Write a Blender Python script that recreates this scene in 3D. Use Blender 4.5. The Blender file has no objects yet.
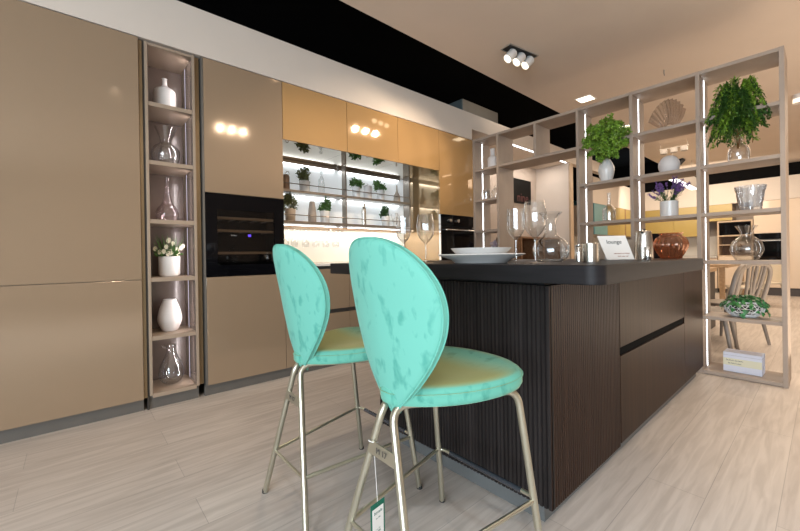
import bpy, bmesh, math, random
from mathutils import Vector, Matrix
from math import sin, cos, pi, radians as R
D = bpy.data; SC = bpy.context.scene; COL = SC.collection

# ------------------------------------------------------------------ materials
def newmat(name):
    m = D.materials.new(name); m.use_nodes = True
    nt = m.node_tree
    for n in list(nt.nodes): nt.nodes.remove(n)
    out = nt.nodes.new('ShaderNodeOutputMaterial')
    return m, nt, out
def pbr(name, col, rough=.5, metal=0., coat=0., spec=.5, sheen=0., sheen_tint=None, emis=None, es=0., var=0., vscale=8., bump=0., bscale=60., aniso=None):
    m, nt, out = newmat(name)
    b = nt.nodes.new('ShaderNodeBsdfPrincipled'); nt.links.new(b.outputs[0], out.inputs[0])
    b.inputs['Base Color'].default_value = (*col, 1); b.inputs['Roughness'].default_value = rough
    b.inputs['Metallic'].default_value = metal; b.inputs['Coat Weight'].default_value = coat
    b.inputs['Coat Roughness'].default_value = .03
    b.inputs['Specular IOR Level'].default_value = spec
    b.inputs['Sheen Weight'].default_value = sheen
    b.inputs['Sheen Roughness'].default_value = .4
    if sheen_tint: b.inputs['Sheen Tint'].default_value = (*sheen_tint, 1)
    if emis: b.inputs['Emission Color'].default_value = (*emis, 1); b.inputs['Emission Strength'].default_value = es
    tc = nt.nodes.new('ShaderNodeTexCoord')
    if var:
        n = nt.nodes.new('ShaderNodeTexNoise'); n.inputs['Scale'].default_value = vscale; n.inputs['Detail'].default_value = 4
        mp = nt.nodes.new('ShaderNodeMapping')
        if aniso: mp.inputs['Scale'].default_value = aniso
        nt.links.new(tc.outputs['Object'], mp.inputs[0]); nt.links.new(mp.outputs[0], n.inputs['Vector'])
        r = nt.nodes.new('ShaderNodeValToRGB')
        r.color_ramp.elements[0].position = .3; r.color_ramp.elements[1].position = .7
        r.color_ramp.elements[0].color = (*[c*(1-var) for c in col], 1)
        r.color_ramp.elements[1].color = (*[min(1, c*(1+var)) for c in col], 1)
        nt.links.new(n.outputs[0], r.inputs[0]); nt.links.new(r.outputs[0], b.inputs['Base Color'])
    if bump:
        n2 = nt.nodes.new('ShaderNodeTexNoise'); n2.inputs['Scale'].default_value = bscale
        nt.links.new(tc.outputs['Object'], n2.inputs['Vector'])
        bp = nt.nodes.new('ShaderNodeBump'); bp.inputs['Strength'].default_value = bump; bp.inputs['Distance'].default_value = .01
        nt.links.new(n2.outputs[0], bp.inputs['Height']); nt.links.new(bp.outputs[0], b.inputs['Normal'])
    return m
def emit(name, col, s):
    m, nt, out = newmat(name)
    e = nt.nodes.new('ShaderNodeEmission'); e.inputs[0].default_value = (*col, 1); e.inputs[1].default_value = s
    nt.links.new(e.outputs[0], out.inputs[0]); return m
def glass(name, tint=(.93, .945, .95), blend=.35, rough=.02, edge=(1, 1, 1), maxf=.85, minf=.12, body=0., bodycol=(1, 1, 1)):
    # thin-walled glass: see-through straight on, mirror-like at grazing angles
    m, nt, out = newmat(name)
    t = nt.nodes.new('ShaderNodeBsdfTransparent'); pe = nt.nodes.new('ShaderNodeLayerWeight'); pe.inputs[0].default_value = .5
    pp = nt.nodes.new('ShaderNodeMath'); pp.operation = 'POWER'; pp.inputs[1].default_value = 2.6; nt.links.new(pe.outputs['Facing'], pp.inputs[0])
    cm = nt.nodes.new('ShaderNodeMix'); cm.data_type = 'RGBA'; nt.links.new(pp.outputs[0], cm.inputs[0])
    cm.inputs[6].default_value = (*tint, 1); cm.inputs[7].default_value = (*[c*.55 for c in tint], 1); nt.links.new(cm.outputs[2], t.inputs[0])
    g = nt.nodes.new('ShaderNodeBsdfGlossy'); g.inputs[0].default_value = (*edge, 1); g.inputs[1].default_value = rough
    lw = nt.nodes.new('ShaderNodeLayerWeight'); lw.inputs[0].default_value = .5
    pw = nt.nodes.new('ShaderNodeMath'); pw.operation = 'POWER'; pw.inputs[1].default_value = 2.9-2.5*blend
    nt.links.new(lw.outputs['Facing'], pw.inputs[0])
    mr = nt.nodes.new('ShaderNodeMapRange'); mr.inputs[1].default_value = 0; mr.inputs[2].default_value = 1
    mr.inputs[3].default_value = minf; mr.inputs[4].default_value = maxf
    nt.links.new(pw.outputs[0], mr.inputs[0])
    mx = nt.nodes.new('ShaderNodeMixShader')
    nt.links.new(mr.outputs[0], mx.inputs[0]); nt.links.new(t.outputs[0], mx.inputs[1]); nt.links.new(g.outputs[0], mx.inputs[2])
    if body:
        d = nt.nodes.new('ShaderNodeBsdfDiffuse'); d.inputs[0].default_value = (*bodycol, 1)
        m2 = nt.nodes.new('ShaderNodeMixShader'); m2.inputs[0].default_value = body
        nt.links.new(mx.outputs[0], m2.inputs[1]); nt.links.new(d.outputs[0], m2.inputs[2])
        nt.links.new(m2.outputs[0], out.inputs[0])
    else: nt.links.new(mx.outputs[0], out.inputs[0])
    return m
def planks(name, c1, c2, c3, rough=.4):
    m, nt, out = newmat(name)
    b = nt.nodes.new('ShaderNodeBsdfPrincipled'); nt.links.new(b.outputs[0], out.inputs[0])
    b.inputs['Roughness'].default_value = rough
    tc = nt.nodes.new('ShaderNodeTexCoord')
    br = nt.nodes.new('ShaderNodeTexBrick')
    br.inputs['Scale'].default_value = 1; br.inputs['Mortar Size'].default_value = .0012; br.inputs['Mortar Smooth'].default_value = .3
    br.inputs['Brick Width'].default_value = 1.45; br.inputs['Row Height'].default_value = .19; br.offset = .37
    br.inputs['Color1'].default_value = (*c1, 1); br.inputs['Color2'].default_value = (*c2, 1); br.inputs['Mortar'].default_value = (*[c*.62 for c in c1], 1)
    nt.links.new(tc.outputs['Object'], br.inputs['Vector'])
    mp = nt.nodes.new('ShaderNodeMapping'); mp.inputs['Scale'].default_value = (1.3, 16, 1)
    nt.links.new(tc.outputs['Object'], mp.inputs[0])
    n = nt.nodes.new('ShaderNodeTexNoise'); n.inputs['Scale'].default_value = 2.2; n.inputs['Detail'].default_value = 7; n.inputs['Distortion'].default_value = .8
    nt.links.new(mp.outputs[0], n.inputs['Vector'])
    rp = nt.nodes.new('ShaderNodeValToRGB'); rp.color_ramp.elements[0].position = .36; rp.color_ramp.elements[1].position = .62
    rp.color_ramp.elements[0].color = (*c3, 1); rp.color_ramp.elements[1].color = (1, 1, 1, 1)
    nt.links.new(n.outputs[0], rp.inputs[0])
    mx = nt.nodes.new('ShaderNodeMix'); mx.data_type = 'RGBA'; mx.blend_type = 'MULTIPLY'; mx.inputs[0].default_value = .55
    nt.links.new(br.outputs['Color'], mx.inputs[6]); nt.links.new(rp.outputs[0], mx.inputs[7])
    nt.links.new(mx.outputs[2], b.inputs['Base Color'])
    bp = nt.nodes.new('ShaderNodeBump'); bp.inputs['Strength'].default_value = .08; bp.inputs['Distance'].default_value = .004
    nt.links.new(n.outputs[0], bp.inputs['Height']); nt.links.new(bp.outputs[0], b.inputs['Normal'])
    return m
def woodgrain(name, c1, c2, scale, rough=.45, bump=.15, spec=.5):
    m, nt, out = newmat(name)
    b = nt.nodes.new('ShaderNodeBsdfPrincipled'); nt.links.new(b.outputs[0], out.inputs[0])
    b.inputs['Roughness'].default_value = rough; b.inputs['Specular IOR Level'].default_value = spec
    tc = nt.nodes.new('ShaderNodeTexCoord'); mp = nt.nodes.new('ShaderNodeMapping'); mp.inputs['Scale'].default_value = scale
    nt.links.new(tc.outputs['Object'], mp.inputs[0])
    n = nt.nodes.new('ShaderNodeTexNoise'); n.inputs['Scale'].default_value = 1; n.inputs['Detail'].default_value = 5
    nt.links.new(mp.outputs[0], n.inputs['Vector'])
    r = nt.nodes.new('ShaderNodeValToRGB'); r.color_ramp.elements[0].position = .35; r.color_ramp.elements[1].position = .68
    r.color_ramp.elements[0].color = (*c1, 1); r.color_ramp.elements[1].color = (*c2, 1)
    nt.links.new(n.outputs[0], r.inputs[0]); nt.links.new(r.outputs[0], b.inputs['Base Color'])
    bp = nt.nodes.new('ShaderNodeBump'); bp.inputs['Strength'].default_value = bump; bp.inputs['Distance'].default_value = .003
    nt.links.new(n.outputs[0], bp.inputs['Height']); nt.links.new(bp.outputs[0], b.inputs['Normal'])
    return m
def velvet(name, light, dark, sheen, tint, top=None):
    m, nt, out = newmat(name)
    b = nt.nodes.new('ShaderNodeBsdfPrincipled'); nt.links.new(b.outputs[0], out.inputs[0])
    b.inputs['Roughness'].default_value = .75; b.inputs['Specular IOR Level'].default_value = .15
    b.inputs['Sheen Weight'].default_value = sheen; b.inputs['Sheen Roughness'].default_value = .35; b.inputs['Sheen Tint'].default_value = (*tint, 1)
    tc = nt.nodes.new('ShaderNodeTexCoord')
    n = nt.nodes.new('ShaderNodeTexNoise'); n.inputs['Scale'].default_value = 24; n.inputs['Detail'].default_value = 3; n.inputs['Distortion'].default_value = .35
    mp = nt.nodes.new('ShaderNodeMapping'); mp.inputs['Scale'].default_value = (1, 1.3, .62)
    nt.links.new(tc.outputs['Object'], mp.inputs[0]); nt.links.new(mp.outputs[0], n.inputs['Vector'])
    r = nt.nodes.new('ShaderNodeValToRGB')
    e = r.color_ramp.elements; e[0].position = .31; e[1].position = .45
    e[0].color = (*dark, 1); e[1].color = (*light, 1)
    nt.links.new(n.outputs[0], r.inputs[0]); nt.links.new(r.outputs[0], b.inputs['Base Color'])
    if top:   # olive look of the seat top under warm light, mixed into base colour
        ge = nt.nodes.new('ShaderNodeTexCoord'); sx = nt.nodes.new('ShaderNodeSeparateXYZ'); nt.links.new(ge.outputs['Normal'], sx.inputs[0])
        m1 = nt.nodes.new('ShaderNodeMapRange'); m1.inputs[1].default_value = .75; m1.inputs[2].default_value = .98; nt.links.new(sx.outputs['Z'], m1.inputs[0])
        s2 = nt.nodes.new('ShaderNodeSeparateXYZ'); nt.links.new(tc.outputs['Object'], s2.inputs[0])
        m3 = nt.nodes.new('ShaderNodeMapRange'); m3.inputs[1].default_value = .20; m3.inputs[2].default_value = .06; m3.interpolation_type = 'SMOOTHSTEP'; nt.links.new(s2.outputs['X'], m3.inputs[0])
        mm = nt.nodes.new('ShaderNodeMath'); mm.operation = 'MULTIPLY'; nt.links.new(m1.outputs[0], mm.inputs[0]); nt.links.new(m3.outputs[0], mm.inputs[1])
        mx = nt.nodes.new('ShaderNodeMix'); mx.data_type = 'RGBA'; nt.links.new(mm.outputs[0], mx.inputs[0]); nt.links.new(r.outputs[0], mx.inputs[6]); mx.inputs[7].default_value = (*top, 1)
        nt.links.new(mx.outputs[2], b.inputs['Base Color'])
    n2 = nt.nodes.new('ShaderNodeTexNoise'); n2.inputs['Scale'].default_value = 900
    bp = nt.nodes.new('ShaderNodeBump'); bp.inputs['Strength'].default_value = .12; bp.inputs['Distance'].default_value = .002
    nt.links.new(tc.outputs['Object'], n2.inputs['Vector']); nt.links.new(n2.outputs[0], bp.inputs['Height']); nt.links.new(bp.outputs[0], b.inputs['Normal'])
    return m

M = {}
M['floor'] = planks('oak_planks', (.64, .58, .53), (.57, .51, .465), (.66, .64, .62), .40)
M['ceil'] = pbr('ceiling_paint', (.66, .57, .49), .9, var=.02, vscale=3)
M['bulk'] = pbr('bulkhead_paint', (.72, .64, .56), .85, var=.02, vscale=3)
M['wall'] = pbr('wall_paint', (.55, .47, .40), .85, var=.03, vscale=3)
M['void'] = pbr('black_void_paint', (.006, .006, .006), .95, spec=.1, var=.1)
M['lac'] = pbr('beige_gloss_lacquer', (.355, .26, .172), .09, metal=.25, coat=.6, var=.01, vscale=2)
M['lacgold'] = pbr('golden_gloss_lacquer', (.47, .285, .12), .06, metal=.1, coat=.5, var=.01, vscale=2)  # the beige lacquer again, with the gold of warm light put into its colour
M['lacside'] = pbr('bronze_gloss_side', (.46, .31, .16), .06, metal=.55, coat=1., var=.01, vscale=2)
M['mirror'] = pbr('bronze_mirror_lacquer', (.62, .55, .45), .03, metal=1, var=.01)
M['plinth'] = pbr('grey_plinth', (.16, .15, .135), .45, metal=.3, var=.05)
M['gold'] = pbr('gold_channel', (.30, .22, .13), .4, metal=.8, var=.05)
M['chan'] = pbr('dark_channel', (.05, .045, .04), .4, var=.1)
M['niche'] = pbr('niche_brown_panel', (.20, .155, .13), .22, var=.06, coat=.3)
M['nicheframe'] = pbr('niche_taupe_frame', (.36, .28, .21), .35, var=.04)
M['black'] = pbr('black_gloss_glass', (.003, .003, .004), .04, spec=.25, var=.1)
M['blackmat'] = pbr('black_matte', (.012, .012, .013), .5, var=.1)
M['blackwin'] = glass('smoked_glass', (.62, .62, .63), .3, .03, (.8, .8, .8), .4, .03)
M['steel'] = pbr('brushed_steel', (.66, .63, .58), .25, metal=1, var=.06, vscale=3, aniso=(1, 1, 40))
M['chrome'] = pbr('polished_chrome', (.8, .79, .77), .08, metal=1, var=.03)
M['darkmetal'] = pbr('bronze_metal_frame', (.27, .235, .20), .32, metal=.6, var=.06)
M['champ'] = pbr('champagne_metal', (.55, .53, .43), .3, metal=.9, var=.05)
M['rubber'] = pbr('dark_rubber', (.03, .03, .03), .7, var=.1)
M['footcover'] = pbr('dark_footrest_sleeve', (.03, .035, .045), .25, coat=.4, var=.1)
M['velvet'] = velvet('teal_velvet', (.175, .53, .435), (.10, .39, .32), .22, (.8, 1, .95))
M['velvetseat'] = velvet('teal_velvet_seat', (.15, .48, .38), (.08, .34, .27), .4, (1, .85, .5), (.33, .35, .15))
M['islend'] = woodgrain('dark_fluted_wood', (.018, .0145, .014), (.034, .028, .027), (3, 60, 1.2), .5, .1, .2)
M['isldrawer'] = woodgrain('walnut_drawer_veneer', (.020, .0088, .0048), (.036, .017, .0098), (70, 3, 1.2), .42, .1, .15)
M['isltop'] = woodgrain('dark_oak_worktop', (.013, .012, .013), (.021, .019, .021), (4, 4, 40), .45, .04, .18)
M['shelf'] = woodgrain('taupe_laminate', (.36, .285, .23), (.42, .34, .275), (5, 5, 3), .5, .02)
M['white'] = pbr('white_ceramic', (.80, .79, .77), .25, coat=.2, var=.01)
M['whitemat'] = pbr('white_matte_ceramic', (.78, .75, .73), .6, var=.02)
M['whitemetal'] = pbr('white_metal', (.78, .76, .73), .4, var=.02)
M['beigepot'] = pbr('beige_pot', (.50, .42, .34), .5, var=.06)
M['stone'] = pbr('stone_vase', (.44, .38, .33), .7, var=.1, vscale=30, bump=.2)
M['bronze'] = pbr('bronze_can', (.32, .23, .17), .35, metal=.6, var=.08)
M['glow'] = pbr('backlit_panel', (.78, .80, .79), .35, emis=(.93, .98, 1), es=.36, var=.01)
M['splash'] = pbr('cream_splashback', (.80, .76, .69), .3, coat=.4, var=.02)
M['stonetop'] = pbr('pale_stone_top', (.70, .67, .62), .3, var=.05, vscale=40)
M['led'] = emit('led_white', (.92, .96, 1), 8.)
M['lednic'] = emit('led_violet_white', (.86, .80, 1), 1.2)
M['ledwarm'] = emit('led_warm', (1, .86, .68), 7.)
M['ledpend'] = emit('pendant_led', (1, .96, .9), 3.)
M['lamp'] = emit('lamp_lens', (1, .88, .66), 5.)
M['glass'] = glass('clear_glass')
M['glasspink'] = glass('rose_glass', (.93, .86, .87), .38, .02)
M['crystal'] = glass('crystal', (.93, .95, .97), .45, .04, (1, 1, 1), .9, .16, .13, (.95, .97, 1))
M['amber'] = glass('amber_glass', (.80, .46, .30), .42, .04, (1, .75, .6), .7, .1, .12, (.6, .25, .12))
M['smoke'] = glass('smoky_glass', (.80, .74, .68), .5, .05, (1, .95, .9), .8, .12, .06, (.6, .5, .42))
M['shellglass'] = glass('ribbed_shell_glass', (.74, .65, .56), .6, .05, (1, .95, .9), .9, .14, .25, (.75, .62, .5))
M['leafdk'] = pbr('dark_leaf', (.035, .095, .022), .5, var=.65, vscale=45)
M['leafmid'] = pbr('mid_leaf', (.075, .17, .035), .5, var=.6, vscale=45)
M['leaflt'] = pbr('bright_leaf', (.17, .31, .03), .5, var=.55, vscale=45)
M['leafbr'] = pbr('olive_leaf', (.17, .19, .075), .55, var=.5, vscale=45)
M['ivy'] = pbr('ivy_leaf', (.035, .19, .05), .4, var=.6, vscale=30)
M['soil'] = pbr('dark_soil', (.008, .014, .008), .9, var=.3)
M['screen'] = pbr('dark_screen', (.0035, .0032, .003), .5, spec=.1, var=.05)
M['islplinth'] = pbr('blue_grey_plinth', (.17, .18, .18), .5, metal=.2, var=.05)
M['fernleaf'] = pbr('fern_leaf', (.045, .12, .02), .5, var=.6, vscale=45)
M['stemb'] = pbr('brown_stem', (.30, .13, .04), .6, var=.2)
M['petal'] = pbr('cream_petal', (.85, .80, .62), .6, var=.08)
M['lav'] = pbr('lavender_petal', (.20, .09, .33), .6, var=.4, vscale=60)
M['lilac'] = pbr('lilac_petal', (.62, .50, .56), .6, var=.2, vscale=60)
M['paper'] = pbr('white_paper', (.88, .87, .84), .7, var=.01)
M['papergl'] = pbr('white_card', (.93, .90, .85), .6, var=.01)
M['cream'] = pbr('cream_card', (.83, .80, .60), .7, var=.01)
M['boxwhite'] = pbr('white_box_card', (.78, .80, .90), .7, var=.01)
M['ink'] = pbr('dark_ink', (.10, .09, .08), .7, var=.05)
M['inkred'] = pbr('red_ink', (.40, .14, .08), .7, var=.05)
M['redglow'] = pbr('dark_red_letters', (.09, .010, .010), .4, var=.05)
M['greytxt'] = pbr('grey_print', (.35, .35, .35), .5, var=.05)
M['bluedig'] = emit('blue_digits', (.16, .08, 1), 2.5)
M['greytag'] = pbr('grey_print_tag', (.25, .33, .30), .6, var=.05)
M['green'] = pbr('green_tag', (.0, .14, .085), .55, var=.04)
M['wood'] = woodgrain('light_wood', (.42, .26, .13), (.55, .36, .2), (3, 30, 30), .4, .05)
M['woodgold'] = woodgrain('golden_wood_trim', (.48, .35, .23), (.56, .42, .29), (30, 30, 3), .4, .05)
M['woodbr'] = woodgrain('brown_wood', (.22, .11, .05), (.30, .16, .08), (3, 30, 30), .4, .05)
M['wooddk'] = woodgrain('dark_brown_wood', (.07, .04, .025), (.10, .06, .035), (3, 30, 30), .5, .05)
M['ochre'] = pbr('ochre_front', (.44, .32, .10), .3, var=.03, vscale=2)
M['creamfront'] = pbr('cream_gloss_front', (.76, .62, .48), .15, coat=.5, var=.02, vscale=2)
M['teal'] = pbr('teal_door', (.12, .32, .36), .3, var=.04)
M['grey'] = pbr('grey_box', (.30, .27, .23), .5, var=.05)
M['greylamp'] = pbr('light_grey_lamp_paint', (.38, .35, .32), .5, var=.03)
M['acside'] = pbr('grey_green_side', (.13, .16, .16), .5, var=.05)
M['chairgrey'] = pbr('taupe_grey_plastic', (.27, .23, .195), .45, var=.03)
M['chaircream'] = pbr('cream_plastic', (.66, .58, .45), .4, var=.03)
M['tabledk'] = pbr('dark_grey_panel', (.065, .055, .05), .5, var=.05)

# ------------------------------------------------------------------ mesh helpers
def B(): return bmesh.new()
def bx(bm, x0, x1, y0, y1, z0, z1, bev=0., seg=2):
    vs = [bm.verts.new((x, y, z)) for x in (min(x0, x1), max(x0, x1)) for y in (min(y0, y1), max(y0, y1)) for z in (min(z0, z1), max(z0, z1))]
    fs = [(0, 1, 3, 2), (4, 6, 7, 5), (0, 4, 5, 1), (2, 3, 7, 6), (0, 2, 6, 4), (1, 5, 7, 3)]
    F = [bm.faces.new([vs[i] for i in f]) for f in fs]
    if bev:
        es = list({e for f in F for e in f.edges})
        bmesh.ops.bevel(bm, geom=es, offset=bev, segments=seg, profile=.5, affect='EDGES')
    return bm
def lathe(bm, prof, seg=32, c=(0, 0, 0), rfun=None):
    rings = []
    for r, z in prof:
        if r < 1e-5: rings.append([bm.verts.new((c[0], c[1], c[2]+z))])
        else:
            ring = []
            for i in range(seg):
                a = 2*pi*i/seg; rr = r*(rfun(a, z) if rfun else 1)
                ring.append(bm.verts.new((c[0]+rr*cos(a), c[1]+rr*sin(a), c[2]+z)))
            rings.append(ring)
    for a, b in zip(rings, rings[1:]):
        if len(a) == 1 and len(b) == 1: continue
        for i in range(seg):
            j = (i+1) % seg
            if len(a) == 1: bm.faces.new([a[0], b[j], b[i]])
            elif len(b) == 1: bm.faces.new([a[i], a[j], b[0]])
            else: bm.faces.new([a[i], a[j], b[j], b[i]])
    return bm
def smooth(pts, n=6):
    P = [Vector(p) for p in pts]
    if len(P) < 3: return P
    out = []
    for i in range(len(P)-1):
        p0 = P[max(i-1, 0)]; p1 = P[i]; p2 = P[i+1]; p3 = P[min(i+2, len(P)-1)]
        for k in range(n):
            t = k/n
            out.append(.5*((2*p1)+(-p0+p2)*t+(2*p0-5*p1+4*p2-p3)*t*t+(-p0+3*p1-3*p2+p3)*t**3))
    out.append(P[-1]); return out
def fillet(pts, r, n=6, closed=False):
    P = [Vector(p) for p in pts]; N = len(P); out = []
    for i in range(N):
        if not closed and i in (0, N-1): out.append(P[i]); continue
        a = P[i-1]-P[i]; b = P[(i+1) % N]-P[i]
        rr = min(r, a.length*.45, b.length*.45)
        s = P[i]+a.normalized()*rr; e = P[i]+b.normalized()*rr
        for k in range(n+1):
            t = k/n; out.append((1-t)**2*s+2*t*(1-t)*P[i]+t*t*e)
    return out
def tube(bm, pts, rad, seg=10, closed=False, caps=True):
    P = [Vector(p) for p in pts]; n = len(P); rings = []
    T0 = None; up = None
    for i in range(n):
        if closed: t = (P[(i+1) % n]-P[i-1]).normalized()
        else: t = (P[min(i+1, n-1)]-P[max(i-1, 0)]).normalized()
        if up is None:
            ref = Vector((0, 0, 1)) if abs(t.z) < .9 else Vector((1, 0, 0))
            up = (ref-t*ref.dot(t)).normalized()
        else: up = (up-t*up.dot(t)).normalized()
        s = t.cross(up); r = rad[i] if isinstance(rad, (list, tuple)) else rad
        rings.append([bm.verts.new(P[i]+(up*cos(2*pi*k/seg)+s*sin(2*pi*k/seg))*r) for k in range(seg)])
    rg = range(n) if closed else range(n-1)
    for i in rg:
        a = rings[i]; b = rings[(i+1) % n]
        for k in range(seg): bm.faces.new([a[k], a[(k+1) % seg], b[(k+1) % seg], b[k]])
    if caps and not closed:
        bm.faces.new(rings[0][::-1]); bm.faces.new(rings[-1])
    return bm
def prism(bm, poly, axis, a, b):
    # poly: list of 2D points; axis: the extruded axis
    def v(p, h): return {'x': (h, p[0], p[1]), 'y': (p[0], h, p[1]), 'z': (p[0], p[1], h)}[axis]
    A = [bm.verts.new(v(p, a)) for p in poly]; Bv = [bm.verts.new(v(p, b)) for p in poly]
    n = len(poly)
    bm.faces.new(A); bm.faces.new(Bv[::-1])
    for i in range(n): bm.faces.new([A[i], Bv[i], Bv[(i+1) % n], A[(i+1) % n]])
    return bm
def loft(bm, rings, cap0=True, cap1=True):
    V = [[bm.verts.new(p) for p in r] for r in rings]; n = len(V[0])
    for a, b in zip(V, V[1:]):
        for i in range(n): bm.faces.new([a[i], a[(i+1) % n], b[(i+1) % n], b[i]])
    if cap0: bm.faces.new(V[0][::-1])
    if cap1: bm.faces.new(V[-1])
    return bm
def mesh(name, bm, mat, parent=None, sm=False, loc=(0, 0, 0), rot=(0, 0, 0)):
    bmesh.ops.recalc_face_normals(bm, faces=bm.faces)
    me = D.meshes.new(name); bm.to_mesh(me); bm.free()
    me.materials.append(M[mat] if isinstance(mat, str) else mat)
    if sm:
        for p in me.polygons: p.use_smooth = True
        try: me.set_sharp_from_angle(angle=R(40))
        except Exception: pass
    o = D.objects.new(name, me); COL.objects.link(o)
    o.location = loc; o.rotation_euler = rot
    if parent: o.parent = parent
    return o
def tag(o, label, cat, group=None, kind=None):
    o['label'] = label; o['category'] = cat
    if group: o['group'] = group
    if kind: o['kind'] = kind
    return o
def thing(name, label, cat, loc=(0, 0, 0), rz=0., group=None):
    o = D.objects.new(name, None); COL.objects.link(o); o.empty_display_size = .05
    o.location = loc; o.rotation_euler = (0, 0, rz)
    return tag(o, label, cat, group)
def struct(name, bm, mat):
    o = mesh(name, bm, mat); o['kind'] = 'structure'; return o
def dup(root, loc, rz, label, scale=None):
    r = root.copy(); COL.objects.link(r); r.location = loc; r.rotation_euler = (0, 0, rz); r['label'] = label
    if scale: r.scale = scale
    for ch in list(root.children):
        c = ch.copy(); COL.objects.link(c); c.parent = r
        for g in list(ch.children):
            d = g.copy(); COL.objects.link(d); d.parent = c
    return r
def text(name, body, size, mat, parent, loc, rot, sx=1., ext=.0004):
    cu = D.curves.new(name, 'FONT'); cu.body = body; cu.size = size; cu.align_x = 'CENTER'; cu.align_y = 'CENTER'; cu.extrude = ext
    t = D.objects.new(name+'_c', cu); COL.objects.link(t)
    bpy.context.view_layer.update()
    me = D.meshes.new_from_object(t.evaluated_get(bpy.context.evaluated_depsgraph_get()))
    D.objects.remove(t); D.curves.remove(cu)
    me.materials.clear(); me.materials.append(M[mat])
    o = D.objects.new(name, me); COL.objects.link(o)
    o.location = loc; o.rotation_euler = rot; o.scale = (sx, 1, 1)
    if parent: o.parent = parent
    return o
def leaf(bm, p, d, up, L, W, cup=.2):
    d = d.normalized(); s = d.cross(up)
    if s.length < 1e-3: s = d.orthogonal()
    s.normalize(); n = s.cross(d)
    a = bm.verts.new(p); b = bm.verts.new(p+d*L*.5+s*W*.5+n*cup*W); c = bm.verts.new(p+d*L-n*cup*W*.6); e = bm.verts.new(p+d*L*.5-s*W*.5+n*cup*W)
    bm.faces.new([a, b, c]); bm.faces.new([a, c, e])
def rnd(rg):
    while True:
        v = Vector((rg.uniform(-1, 1), rg.uniform(-1, 1), rg.uniform(-1, 1)))
        if .05 < v.length < 1: return v.normalized()
def bush(seed, n, rad, L, W, base=(0, 0, 0), zc=.5, fill=.55, lumps=9, lump=.45):
    """leafy crown: leaf blades gathered in lumps over an ellipsoid rad=(rx,ry,rz), bottom at base"""
    rg = random.Random(seed); bm = B(); c = Vector(base)+Vector((0, 0, rad[2]*zc*2))
    cs = []
    for k in range(lumps):
        v = rnd(rg); cs.append(Vector((v.x*rad[0], v.y*rad[1], v.z*rad[2]))*rg.uniform(.3, fill+.1))
    for i in range(n):
        q = cs[i % lumps]; v = rnd(rg)*lump*rg.uniform(.5, 1.05)
        p = c+q+Vector((v.x*rad[0], v.y*rad[1], v.z*rad[2]))
        d = (p-Vector(base)-Vector((0, 0, rad[2]*.3))).normalized()*.8+rnd(rg)*.8
        leaf(bm, p, d, rnd(rg), L*rg.uniform(.7, 1.2), W*rg.uniform(.7, 1.2))
    for k in range(min(lumps, 7)):
        q = c+cs[k]; tube(bm, smooth([Vector(base)-Vector((0, 0, .02)), (Vector(base)*.5+q*.5)+Vector((0, 0, .01)), q], 3), .0018, 4)
    return bm

# ------------------------------------------------------------------ setting
ZC = 2.75; ZT = 2.325; ZB = 2.645; YN = .62
struct('floor', bx(B(), -4.6, 12.5, -8.2, 4.2, -.08, 0), 'floor')
struct('ceiling', bx(B(), -4.6, 12.5, -8.2, -.55, ZC, ZC+.06), 'ceil')
# the open black slot above the cabinets
b = B(); bx(b, -4.6, 12.5, -.55, 3.2, 3.6, 3.66); bx(b, -4.6, 12.5, -.57, -.55, ZC+.06, 3.6); bx(b, -4.6, 12.5, 3.2, 3.26, 0, 3.66)
bx(b, -4.66, -4.6, -.55, 3.2, 2.65, 3.66); bx(b, 12.5, 12.56, -.55, 3.2, 2.65, 3.66)
struct('trim_1', b, 'void')
b = B(); bx(b, -4.6, 3.29, 0.0, .10, ZT+.004, ZB); bx(b, 3.29, 7.6, 0.0, .10, 2.457, ZB); struct('trim_2', b, 'bulk')            # bulkhead above the tall units
struct('wall_back', bx(B(), -4.6, 3.72, YN, YN+.08, 0, ZB), 'wall')
b = B(); bx(b, -4.66, -4.6, -8.2, -7.0, 0, ZC); bx(b, -4.66, -4.6, -2.2, .62, 0, ZC); bx(b, -4.66, -4.6, -7.0, -2.2, 2.6, ZC); bx(b, -4.66, -4.6, -7.0, -2.2, 0, .2)
for y in (-5.4, -3.8): bx(b, -4.65, -4.61, y-.04, y+.04, .2, 2.6)
struct('wall_left', b, 'wall')
b = B(); bx(b, -4.6, 12.5, -8.26, -8.2, 0, ZC)
struct('wall_front', b, 'wall')
# recess behind the divider: side walls, low ceiling, back wall
b = B(); bx(b, 3.72, 5.98, .6, .68, 0, 2.47); struct('wall_recess_back', b, 'wall')
b = B(); bx(b, 5.9, 5.98, .02, .6, 0, 2.45); struct('wall_recess_side', b, M['bulk'])
b = B(); bx(b, 3.3, 5.98, .1, .68, 2.455, 2.5); struct('ceiling_recess', b, 'bulk')
b = B(); bx(b, 5.885, 5.995, -.01, .02, 0, 2.45, .002); struct('trim_3', b, 'woodgold')
b = B(); bx(b, 3.9, 5.85, .034, .048, 2.449, 2.4545); o = mesh('led_strip_light', b, 'led'); tag(o, 'thin white light line under the bulkhead beyond the doorway in the divider', 'strip light')
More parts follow.
